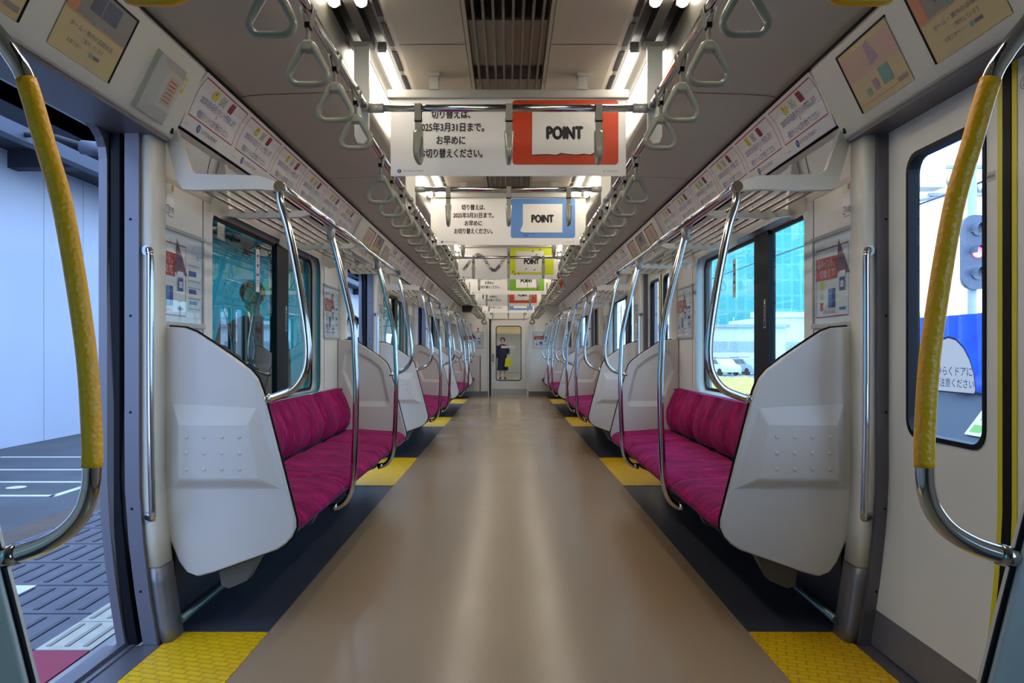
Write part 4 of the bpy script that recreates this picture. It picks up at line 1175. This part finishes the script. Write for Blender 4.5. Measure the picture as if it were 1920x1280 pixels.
# ------------------------------------------------------------------ hand straps
def make_strap(pm_, drop=.105):
    root = empty('hand_strap', (0, 0, 0))
    mb = MB()
    # belt loop over the rail (rail along Y), cinched and dropping
    w2 = .013
    prof = [(.0165*math.cos(t), .0165*math.sin(t)) for t in [math.radians(a) for a in range(-10, 191, 25)]]
    prof = [(.006, -.05)]+[(.0165*math.cos(math.radians(a)), .0165*math.sin(math.radians(a))) for a in range(-20, 201, 22)]+[(-.006, -.05)]
    inner = prof; outer = [(x*1.15+(.0018 if x > 0 else -.0018), z*1.1 if z > 0 else z) for x, z in prof]
    for L in (inner, outer):
        for i in range(len(L)-1):
            mb.face([(L[i][0], -w2, L[i][1]), (L[i][0], w2, L[i][1]), (L[i+1][0], w2, L[i+1][1]), (L[i+1][0], -w2, L[i+1][1])])
    for s_ in (-w2, w2):
        for i in range(len(prof)-1): mb.face([(inner[i][0], s_, inner[i][1]), (inner[i+1][0], s_, inner[i+1][1]), (outer[i+1][0], s_, outer[i+1][1]), (outer[i][0], s_, outer[i][1])])
    mb.box(-.0035, .0035, -w2, w2, -drop, -.048)
    mb.build('belt', M['greybelt'], root)
    mb = MB(); mb.box(-.008, .008, -.015, .015, -.055, -.038, bev=.003); mb.build('clasp', M['black'], root)
    # triangular grip
    zt = -drop+.012
    Hh, Wb = .122, .050
    ol = []
    for (cx, cz, r, a0, a1) in ((0, zt-.02, .017, 28, 152), (-Wb+.022, zt-Hh+.032, .026, 152, 270), (Wb-.022, zt-Hh+.032, .026, 270, 388)):
        for i in range(6):
            a = math.radians(a0+(a1-a0)*i/5); ol.append((cx+r*math.cos(a), cz+r*math.sin(a)))
    # densify the sides
    path = []
    for i in range(len(ol)):
        p, q = ol[i], ol[(i+1) % len(ol)]
        path.append(p)
        if math.dist(p, q) > .03:
            for t in (.25, .5, .75): path.append((p[0]+(q[0]-p[0])*t, p[1]+(q[1]-p[1])*t))
    mb = MB(); N = len(path); n = 8; rings = []
    cxm, czm = 0, zt-Hh*.6
    for i, (x, z) in enumerate(path):
        pv, nx = path[i-1], path[(i+1) % N]
        tx, tz = nx[0]-pv[0], nx[1]-pv[1]; L = math.hypot(tx, tz); nxn, nzn = tz/L, -tx/L
        f_ = min(1, max(0, (z-(zt-Hh))/Hh))
        ra = .0088+.0025*f_; rb = .009+.009*f_**.8
        rings.append([mb.b.verts.new((x+nxn*ra*math.cos(2*math.pi*k/n), rb*math.sin(2*math.pi*k/n), z+nzn*ra*math.cos(2*math.pi*k/n))) for k in range(n)])
    for i in range(N):
        a, b = rings[i], rings[(i+1) % N]
        for k in range(n):
            f = mb.b.faces.new((a[k], a[(k+1) % n], b[(k+1) % n], b[k])); f.smooth = True
    mb.box(-.015, .015, -.0185, .0185, zt-.026, zt+.003, bev=.005)
    mb.build('grip', pm_, root)
    return root
sp = make_strap(M['greyplastic']); spf = True
ORD = ['first', 'second', 'third', 'fourth', 'fifth', 'sixth', 'seventh', 'eighth']
def put_strap(x, y, z, rz, label, grp):
    global spf
    o = sp if spf else copy_tree(sp); spf = False
    o.location = (x, y, z); o.rotation_euler = (0, 0, rz+random.uniform(-.05, .05))
    tag(o, label, 'hand strap', grp)
for nm, sx in SIDES:
    for k in range(4):
        js = [j for j in range(-2, 3) if not (k == 0 and j < -1)]
        for i, j in enumerate(js):
            put_strap(sx*XR, CD[k]+.035+.338*j, ZR, 0, f'grey triangular hand strap, {ORD[i]} along the high {nm} rail over the {DOORN[k]} doorway', 'grey hand straps on the side rails')
        if k < 3:
            for j in range(8):
                put_strap(sx*XR, CD[k]+1.262+.3357*j, ZL, 0, f'grey triangular hand strap, {ORD[j]} along the low {nm} rail of the {ROWB[k]} bench', 'grey hand straps on the side rails')
        else:
            for j in range(3):
                put_strap(sx*XR, CD[k]+1.13+.3*j, ZL, 0, f'grey triangular hand strap, {ORD[j]} on the short {nm} rail by the end wall', 'grey hand straps on the side rails')
for y, wh in BARS:
    for x, p in ((-.355, 'left'), (.003, 'middle'), (.357, 'right')):
        put_strap(x, y, ZR, math.pi/2, f'{p} edge-on grey hand strap on crossbar {wh}', 'grey hand straps on the crossbars')
ys = make_strap(M['yellowplastic'], .205)
for i, (nm, sx) in enumerate(SIDES):
    o = ys if i == 0 else copy_tree(ys)
    o.location = (sx*XR, 1.222, ZL); tag(o, f'yellow triangular hand strap cut off by the top edge, {nm} side', 'hand strap', 'yellow hand straps')
# tag hanging from the right rail
root = empty('rail_tag', (.575, 8.4, 1.80), 'small orange and blue tag hanging from the right strap rail', 'tag')
mb = MB(); mb.tube([(0, 0, .21), (0, 0, .09)], .006, 8); mb.build('tag_cord', M['logo'], root)
mb = MB(); mb.tube([(0, 0, .1), (0, 0, .07), (0, 0, .0), (0, 0, -.03)], [.006, .018, .02, .006], 10); mb.build('tag_body', M['orange'], root)

# ------------------------------------------------------------------ the next car, seen through the end door
y0, y1 = YE+.45, 40
mb = MB()
mb.box(-1.46, 1.46, YE+.05, y1, -.06, 0, 0)
for sx in (-1, 1):
    mb.holed([(y0, 0), (y1, 0), (y1, 2.3), (y0, 2.3)], [rrect(a, .8, a+1.9, 1.7, .08) for a in (22, 26.5, 31, 35.5)], lambda u, v, h: (sx*(1.36+h), u, v), .05, 1)
    mb.holed([(0.4*sx, 0), (1.36*sx, 0), (1.36*sx, 2.3), (.4*sx, 2.3)], [], lambda u, v, h: (u, y0+h, v), .04, 1)
    mb.box(sx*.4, sx*.44, YE+.05, y0, 0, 2.0, 1)
mb.box(-1.46, 1.46, y0, y1, 2.28, 2.33, 2); mb.box(-.44, .44, YE+.05, y0, 2.0, 2.03, 2); mb.box(-.4, .4, y0, y0+.04, 1.87, 2.3, 1)
mb.box(-1.46, 1.46, y1, y1+.05, 0, 2.3, 1)
tag(mb.build('wall_next_car', [M['floor'], M['wall'], M['lampstrip']]), kind='structure')
for sx, nm in ((-1, 'left'), (1, 'right')):
    for i in range(3):
        mb = MB(); mb.tube([(0, 0, 0), (0, 5.4, 0)], .025, 8); o = mb.build('ceiling_lamp', M['tube'], loc=(sx*.55, 20.5+6.4*i, 2.24))
        tag(o, f'{ORD[i]} long {nm} ceiling tube in the next car beyond the end door', 'ceiling lamp', 'ceiling tubes of the next car')
for i, y in enumerate((24.5, 27.5, 30.5, 34)):
    mb = MB(); mb.box(-.52, .52, -.004, .004, 0, .34); o = mb.build('hanging_banner', M['fadeyellow'], loc=(0, y, 1.86))
    tag(o, f'{ORD[i]} yellowish banner hanging in the next car beyond the end door', 'banner', 'banners in the next car')
mb = MB(); mb.box(.86, 1.33, 23.5, 26.6, .36, .45, 0, bev=.02); mb.box(1.22, 1.34, 23.5, 26.6, .45, .8, 0, bev=.02)
tag(mb.build('bench_seat', M['velvet']), 'magenta bench glimpsed in the next car through the end door', 'bench')
mb = MB(); mb.box(-1.33, -.86, 24.5, 27.6, .36, .45, 0, bev=.02); mb.box(-1.34, -1.22, 24.5, 27.6, .45, .8, 0, bev=.02)
tag(mb.build('bench_seat', M['velvet']), 'magenta bench behind the woman in navy in the next car', 'bench')

# ------------------------------------------------------------------ people
def skin_body(name, verts, edges, rad, mat, parent=None, sub=2):
    me = bpy.data.meshes.new(name); me.from_pydata(verts, edges, []); me.materials.append(mat)
    o = bpy.data.objects.new(name, me); C.objects.link(o)
    if parent is not None: o.parent = parent
    md = o.modifiers.new('skin', 'SKIN'); md.use_smooth_shade = True
    for i, r in enumerate(rad):
        s_ = me.skin_vertices[0].data[i]; s_.radius = (r if hasattr(r, '__len__') else (r, r)); s_.use_root = (i == 0)
    sb = o.modifiers.new('sub', 'SUBSURF'); sb.levels = sub; sb.render_levels = sub
    return o
def person(loc, rz, H, label, outfit, coat_m, long_coat, bag=None, arm=None):
    root = empty('person', loc, label, 'person'); root.rotation_euler = (0, 0, rz)
    k = H/1.7
    V = []; E = []; R = []
    def v(x, y, z, r, p=None):
        V.append((x*k, y*k, z*k)); R.append(tuple(q*k for q in r) if hasattr(r, '__len__') else r*k)
        if p is not None: E.append((p, len(V)-1))
        return len(V)-1
    pel = v(0, 0, .92, (.15, .11)); wa = v(0, 0, 1.07, (.13, .1), pel); ch = v(0, 0, 1.28, (.15, .11), wa); nk0 = v(0, 0, 1.41, (.07, .07), ch)
    nk = v(0, -.01, 1.47, (.05, .05), nk0); h1 = v(0, -.02, 1.54, (.072, .08), nk); h2 = v(0, -.02, 1.62, (.078, .088), h1); v(0, -.015, 1.68, (.05, .06), h2)
    for s_ in (-1, 1):
        hp = v(s_*.09, 0, .86, .085, pel); kn = v(s_*.095, -.01, .48, .06, hp); an = v(s_*.095, .01, .09, .04, kn); v(s_*.1, -.12, .035, (.04, .03), an)
        sh = v(s_*.18, 0, 1.36, .055, ch); el = v(s_*.23, .01, 1.08, .042, sh)
        if s_ == 1 and arm == 'bent': wr = v(s_*.2, -.2, 1.0, .03, el)
        else: wr = v(s_*.24, -.05, .85, .03, el)
        pm0 = v(V[wr][0]/k, V[wr][1]/k-.012, V[wr][2]/k-.05, (.034, .02), wr)
        for q in range(4): 
            a = v(V[pm0][0]/k-.0, V[pm0][1]/k-.03+.02*q, V[pm0][2]/k-.05, .0095, pm0); v(V[a][0]/k-s_*.01, V[a][1]/k, V[a][2]/k-.03-.006*(q in (1, 2)), .008, a)
        a = v(V[wr][0]/k-s_*.02, V[wr][1]/k-.045, V[wr][2]/k-.05, .010, wr); v(V[a][0]/k-s_*.005, V[a][1]/k-.015, V[a][2]/k-.03, .008, a)
    skin_body('body', V, E, R, M['skin'], root, 1)
    # face: eyes, nose, mouth, ears as shallow features
    mb = MB()
    for s_ in (-1, 1):
        mb.obox((s_*.03*k, -.108*k, 1.60*k), (.026*k, 0, 0), (0, .012*k, 0), (0, 0, .009*k)); mb.obox((s_*.03*k, -.108*k, 1.622*k), (.034*k, 0, 0), (0, .01*k, 0), (0, 0, .006*k))
    mb.build('eyes', M['hair'], root)
    mb = MB(); mb.tube([(0, -.098*k, 1.60*k), (0, -.122*k, 1.565*k), (0, -.098*k, 1.557*k)], [.006*k, .011*k, .008*k], 6); mb.build('nose', M['skin'], root)
    mb = MB(); mb.obox((0, -.104*k, 1.532*k), (.042*k, 0, 0), (0, .01*k, 0), (0, 0, .008*k)); mb.build('mouth', M['posterred'], root)
    # hair shell
    mb = MB(); r_ = bmesh.ops.create_uvsphere(mb.b, u_segments=20, v_segments=14, radius=1)
    kill = []
    for vv in r_['verts']:
        x, y, z = vv.co
        vv.co = Vector((x*.1*k, (-.01+y*.112)*k, (1.615+z*.105)*k))
        lowcut = 1.60 if y < .1 else (1.50 if outfit == 'short' else 1.44)
        if y < -.35 and z < .35: kill.append(vv)
        elif vv.co.z < lowcut*k-.001:
            if outfit == 'long' and (y > -.3): vv.co.z = max(vv.co.z, 1.46*k); vv.co.x *= 1.12
            elif z < -.3 and y > .1: vv.co.z = max(vv.co.z, lowcut*k)
            elif z < -.25: kill.append(vv)
    bmesh.ops.delete(mb.b, geom=kill, context='VERTS')
    hr = mb.build('hair', M['hair'], root, smooth=True)
    so = hr.modifiers.new('thick', 'SOLIDIFY'); so.thickness = .012*k
    # coat: lofted shell over torso, with sleeves
    mb = MB()
    secs = [(1.43, .075, .07), (1.40, .15, .09), (1.34, .225, .115), (1.2, .20, .125), (1.05, .185, .125), (.9, .205, .14), (.75, .21, .145)]
    if long_coat: secs += [(.55, .22, .16), (.35, .235, .17)]
    rings = [[mb.b.verts.new((a*k*math.cos(t), b*k*math.sin(t), z*k)) for t in [i*2*math.pi/20 for i in range(20)]] for z, a, b in secs]
    for i in range(len(secs)-1):
        for q in range(20): mb.b.faces.new((rings[i][q], rings[i][(q+1) % 20], rings[i+1][(q+1) % 20], rings[i+1][q]))
    for s_ in (-1, 1):
        if s_ == 1 and arm == 'bent': pth = [(s_*.17, 0, 1.37), (s_*.22, .005, 1.22), (s_*.235, .01, 1.08), (s_*.22, -.09, 1.03), (s_*.205, -.18, 1.0)]
        else: pth = [(s_*.17, 0, 1.37), (s_*.215, .005, 1.22), (s_*.235, .01, 1.08), (s_*.24, -.02, .95), (s_*.242, -.045, .86)]
        mb.tube([tuple(c*k for c in p) for p in pth], [.075*k, .068*k, .06*k, .055*k, .05*k], 12)
    mb.build('coat', coat_m, root, smooth=True)
    if not long_coat:
        mb = MB()
        for s_ in (-1, 1): mb.tube([(s_*.09*k, 0, .9*k), (s_*.095*k, -.01*k, .48*k), (s_*.095*k, .01*k, .1*k)], [.1*k, .075*k, .062*k], 12)
        mb.build('trousers', M['trousers'], root, smooth=True)
    mb = MB()
    for s_ in (-1, 1):
        mb.tube([(s_*.097*k, .05*k, .045*k), (s_*.098*k, -.04*k, .045*k), (s_*.1*k, -.13*k, .035*k), (s_*.1*k, -.17*k, .028*k)], [.045*k, .048*k, .042*k, .022*k], 10)
    mb.build('shoes', M['shoe'], root, smooth=True)
    return root
pw = person((-.22, 30.4, 0), 0, 1.62, 'woman in a long navy coat holding a yellow bag, seen through the end door window', 'long', M['coat'], True, arm='bent')
mb = MB()
mb.prism([(-.15, 0), (.15, 0), (.12, .34), (-.10, .34)], 'y', -.05, .05); 
root = empty('shopping_bag', (.0, 30.16, .48), 'yellow shopping bag held by the woman in navy beyond the end door', 'bag')
mb.build('bag_body', M['bagyellow'], root)
mb = MB(); mb.tube(spline([(-.06, 0, .33), (-.05, 0, .42), (-.01, 0, .475), (.03, 0, .42), (.04, 0, .33)], 4), .006, 6); mb.build('bag_handle', M['bagyellow'], root)
p1 = person((-1.99, 6.0, -.05), math.radians(18), 1.66, 'dark-haired person in a dark jacket standing in for a reflection in the nearest left window', 'short', M['jacket'], False)  # figure added outside the glass to imitate a reflection in it
p2 = person((-1.85, 9.1, -.05), math.radians(40), 1.54, 'dark-haired person in navy on the platform, seen through the second left doorway', 'short', M['coat'], False)

# ------------------------------------------------------------------ platform on the left
def ground_strip(name, x0, x1, z1, mat, y0=-4, y1=48, z0=-.35):
    mb = MB(); mb.box(x0, x1, y0, y1, z0, z1); return tag(mb.build(name, mat), kind='structure')
ground_strip('platform_floor', -6.2, -3.13, -.052, M['asphalt'])
ground_strip('platform_floor_edge', -3.13, -2.9, -.051, M['brownstrip'])
ground_strip('platform_floor_paving', -2.9, -1.78, -.052, M['tilegrey'])
ground_strip('platform_floor_red', -1.66 if False else -1.56, -1.53, -.05, M['concrete'])
mb = MB(); mb.box(-1.78, -1.56, -4, 48, -.35, -.054, 0)
tag(mb.build('platform_floor_base', M['tilegap']), kind='structure')
# tactile blocks, one per 30 cm, along the doorway the photo looks through
mb = MB(); mg = MB()
for i in range(14):
    y = .45+.305*i
    m = 1 if i < 5 else 0
    mb.box(-1.775, -1.565, y, y+.297, -.06, -.047, 1 if y < 2.8 else 0)
    if y >= 2.8:
        for j in range(3): mb.box(-1.752+.07*j, -1.735+.07*j, y+.03, y+.27, -.047, -.043, 2)
mb_o = mb.build('platform_floor_tactile', [M['tilepale'], M['redstrip'], M['tilerib']]); tag(mb_o, kind='structure')
mb = MB(); mb.box(-1.775, -1.565, 4.8, 40, -.06, -.047); tag(mb.build('platform_floor_tactile_far', M['tilepale']), kind='structure')
mb = MB()
for i in range(34):
    y = .5+.4*i
    mb.box(-2.9, -1.78, y-.006, y+.006, -.053, -.0505, 1)
    for j in range(11):
        x = -2.85+.098*j
        mb.box(x, x+.022, y+.05, y+.35, -.053, -.047, 0)
tag(mb.build('platform_floor_ribs', [M['tilegroove'], M['tilegap']]), kind='structure')
mb = MB()
for y in (6.0, 6.63, 7.32, 8.2): mb.box(-5.4, -3.53, y-.03, y+.03, -.053, -.0495)
mb.box(-3.56, -3.50, 5.97, 6.66, -.053, -.0495)
for x, y in ((-4.06, 6.36), (-4.35, 6.36)):
    bmesh.ops.create_circle(mb.b, cap_ends=True, segments=16, radius=.075, matrix=Matrix.Translation((x, y, -.049)))
mb.box(-2.42, -2.25, 3.55, 3.68, -.053, -.0448); mb.box(-2.02, -1.9, 4.35, 4.45, -.053, -.0448)
tag(mb.build('platform_floor_markings', M['whitepaint']), kind='structure')
# hoarding with joints
mb = MB(); mb.box(-5.95, -5.85, -4, 48, -.05, 3.5, 0)
for i in range(52): mb.box(-5.851, -5.847, -3.8+.9*i, -3.79+.9*i, -.05, 3.5, 1)
tag(mb.build('wall_platform', [M['hoarding'], M['lightgrey']]), kind='structure')
mb = MB(); mb.box(-6.4, -4.65, -4, 48, 3.42, 3.56, 0); mb.box(-4.72, -4.65, -4, 48, 3.42, 4.5, 0)
for i in range(10): mb.box(-5.9, -4.7, 1+4*i, 1.2+4*i, 3.22, 3.42, 0)
mb.box(-6.4, -6.2, -4, 48, 3.4, 5, 0)
tag(mb.build('platform_roof', M['roofdark']), kind='structure')
mb = MB(); mb.box(-3.86, -3.76, -3, 45, 2.71, 2.82)
tag(mb.build('roof_beam', M['beamgrey']), kind='structure')
root = empty('loudspeaker', (-3.32, 6.0, 2.66), 'grey cylindrical platform lamp hanging under the dark canopy by the doorway corner', 'lamp')
mb = MB(); mb.tube([(0, 0, 0), (.2, 0, -.02)], .055, 14); mb.build('lamp_body', M['beamgrey'], root)
mb = MB(); mb.tube([(.05, 0, 0), (-.2, 0, .08), (-.46, 0, .1)], .02, 8); mb.build('lamp_stem', M['roofdark'], root)
root.name = 'platform_lamp'

# ------------------------------------------------------------------ trackside on the right
mb = MB(); mb.box(1.6, 120, -20, 260, -1.3, -1.0); tag(mb.build('ground', M['ballast']), kind='structure')
mb = MB(); bmesh.ops.create_grid(mb.b, x_segments=30, y_segments=60, size=1)
for v in mb.b.verts: v.co = Vector((12.5+v.co.x*4.5, 40+v.co.y*16, -.96+random.uniform(0, .3)))
for f in mb.b.faces: f.smooth = True
tag(mb.build('dry_grass', M['dryg']), 'strip of dry yellow grass beside the tracks outside the right windows', 'grass', kind='stuff')
mb = MB(); mb.box(40, 60, 150, 190, -1, 75, 0); mb.box(50, 51, 149.6, 150, -1, 75, 0)
tag(mb.build('tower_building', M['bldg']), 'tall glass tower block outside the nearest right window', 'building')
mb = MB(); mb.box(40, 96, 120, 140, -1, 6.5, 0); mb.box(38, 98, 119.5, 121, 6.4, 7.2, 0)
for i in range(8): mb.box(43+6*i, 46+6*i, 119.9, 120, 1, 2.6, 1)
tag(mb.build('low_building', [M['white'], M['lightgrey']]), 'long low white building in front of the glass tower', 'building')
mb = MB(); mb.box(20, 36, 100, 112, -1, 4.2, 0); mb.box(19.5, 36.5, 99.5, 112.5, 4.2, 4.6, 1); mb.box(22, 34, 99.95, 100, 1, 2.4, 1)
tag(mb.build('station_shed', [M['white'], M['lightgrey']]), 'white shed behind the parked cars outside the right window', 'building')
def car(paint):
    root = empty('parked_car', (0, 0, 0))
    body = [(-2.1, .3), (-2.15, .62), (-1.95, .86), (-1.15, .95), (-.55, 1.42), (.75, 1.46), (1.35, 1.0), (2.0, .85), (2.15, .6), (2.1, .3)]
    mb = MB(); mb.prism(body, 'y', -.82, .82); mb.build('car_body', paint, root)
    mb = MB(); mb.prism([(-1.02, .98), (-.5, 1.36), (.7, 1.40), (1.2, 1.0)], 'y', -.83, .83); mb.build('car_windows', M['carglass'], root)
    for x in (-1.35, 1.35):
        for y in (-.78, .78):
            mb = MB(); mb.tube([(x, y-.09, .31), (x, y+.09, .31)], .31, 16); mb.build('wheel', M['black'], root)
    return root
cw = car(M['white']); cols = ['white', 'silver', 'dark', 'white', 'silver', 'blue']
mats = {'white': M['white'], 'silver': M['lightgrey'], 'dark': M['signalbody'], 'blue': M['posterdblue']}
pos = [(18.6, 68), (21.4, 69.5), (21.3, 78), (24.1, 79.5), (24.6, 90), (27.4, 91.5)]
for i, (x, y) in enumerate(pos):
    o = car(mats[cols[i]]); o.location = (x, y, -1.0); o.rotation_euler = (0, 0, math.radians(-72))
    tag(o, f'{cols[i]} car parked beyond the yellow grass, {ORD[i]} in the row', 'car', 'parked cars beyond the grass')
bpy.data.objects.remove(cw.children[0]); 
for ch in list(cw.children): bpy.data.objects.remove(ch)
bpy.data.objects.remove(cw)
# catenary masts and wires
for i, y in enumerate((16, 30, 48, 70)):
    root = empty('catenary_mast', (7.6, y, -1.0), f'{ORD[i]} steel overhead wire mast beside the tracks on the right', 'mast', 'overhead wire masts')
    mb = MB(); mb.tube([(0, 0, 0), (0, 0, 7.6)], .12, 10); mb.build('mast_pole', M['lightgrey'], root)
    mb = MB(); mb.tube([(0, 0, 6.6), (-4, 0, 6.4)], .04, 6); mb.tube([(0, 0, 7.4), (-4, 0, 6.45)], .03, 6); mb.build('mast_arm', M['lightgrey'], root)
for i, (x, z) in enumerate(((4.6, 5.4), (4.6, 4.3), (7.6, 5.0), (7.9, 3.9))):
    mb = MB(); mb.tube([(0, 0, 0), (0, 90, 0)], .02, 6); o = mb.build('overhead_wire', M['signalbody'], loc=(x, 2, z))
    tag(o, f'{["upper inner", "lower inner", "upper outer", "lower outer"][i]} overhead wire running beside the right side of the train', 'wire', 'overhead wires')
# rails
for i, x in enumerate((2.4, 3.47)):
    mb = MB(); mb.box(-.035, .035, 0, 240, 0, .15); o = mb.build('track_rail', M['steel'], loc=(x, -10, -1.0)); tag(o, f'steel rail of the next track, {["inner", "outer"][i]} one', 'rail', 'rails of the next track')
# signal gantry
root = empty('signal_gantry', (10.6, 20, -1.0), 'white signal gantry with a box and truss beam outside the nearest right door', 'gantry')
mb = MB(); mb.box(-.15, .6, -.3, .3, 6.27, 6.93, bev=.02); mb.build('gantry_box', M['white'], root)
mb = MB()
mb.box(.6, 4.0, -.06, .06, 6.82, 6.9); mb.box(.3, 4.0, -.06, .06, 6.1, 6.18); mb.tube([(-.15, 0, 5.95), (.7, 0, 6.12)], .04, 6)
for i in range(5):
    mb.tube([(.6+.7*i, 0, 6.85), (.95+.7*i, 0, 6.15)], .04, 6); mb.tube([(.95+.7*i, 0, 6.15), (1.3+.7*i, 0, 6.85)], .04, 6)
mb.build('truss_beam', M['lightgrey'], root)
mb = MB(); mb.tube([(3.6, 0, 0), (3.6, 0, 6.8)], .12, 10); mb.build('gantry_post', M['lightgrey'], root)
# colour light signal
root = empty('railway_signal', (6.62, 11, -1.0), 'grey railway signal with a lit red lamp seen through the nearest right door', 'signal')
mb = MB(); mb.tube([(0, 0, 0), (0, 0, 4.7)], .06, 10); mb.build('signal_post', M['lightgrey'], root)
mb = MB(); mb.prism(rrect(-.2, 2.95, .2, 4.0, .16), 'y', -.12, -.04); mb.build('signal_board', M['signalbody'], root)
for i, z in enumerate((3.78, 3.47, 3.16)):
    mb = MB(); mb.tube([(0, -.12, z), (0, -.15, z)], .075, 14); mb.build('signal_lamp', M['redlamp'] if i == 1 else M['lensgrey'], root)
    mb = MB(); mb.sheet([(.1*math.cos(t), z+.1*math.sin(t)) for t in [math.radians(a) for a in range(-10, 191, 20)]], -.3, -.1); mb.build('lamp_hood', M['signalbody'], root)
# blue tarpaulin over trackside equipment
root = empty('covered_equipment', (4.3, 7.2, -1.0), 'trackside equipment under a bright blue tarpaulin outside the nearest right door', 'equipment')
mb = MB()
n = 40
rows = [(0, 2.42), (0, 2.15), (0, 1.9), (-.05, 1.72)]
rr = []
for j, (dx, z) in enumerate(rows):
    rr.append([mb.b.verts.new((dx+.035*math.sin(i*.9)*(j+1)/4+.02*math.sin(i*2.3), -1.6+3.6*i/n, z+.03*math.sin(i*.35)*j/3)) for i in range(n+1)])
top = [mb.b.verts.new((1.2, -1.6+3.6*i/n, 2.46)) for i in range(n+1)]
rr = [top]+rr
for j in range(len(rr)-1):
    for i in range(n): mb.b.faces.new((rr[j][i], rr[j][i+1], rr[j+1][i+1], rr[j+1][i]))
tp = mb.build('tarpaulin', M['tarp'], root, smooth=True); so = tp.modifiers.new('thick', 'SOLIDIFY'); so.thickness = .01
mb = MB(); mb.box(.06, 1.1, -1.5, 1.9, 0, 2.38); mb.build('equipment_cabinet', M['signalbody'], root)
mb = MB(); mb.prism([(-.55, 0), (-.5, 1.0), (.06, 1.75), (.06, 0)], 'y', -1.5, 1.9); mb.build('sloping_cover', M['slategrey'], root)
f = Flat(); f.rect(-.12, -.16, .12, .16, M['wpaper'], 0); f.text('停', 0, .0, .1, M['navyink'], 1); f.rect(-.08, -.13, .08, -.05, M['greenprint'], 1)
mb = MB(); f.into(mb, lambda u, v, e: (-.17-e-.0+(-.0)+v*.6, -.5-u, 1.47+v*.8)); mb.build('notice_plate', f.mats, root, recalc=False)
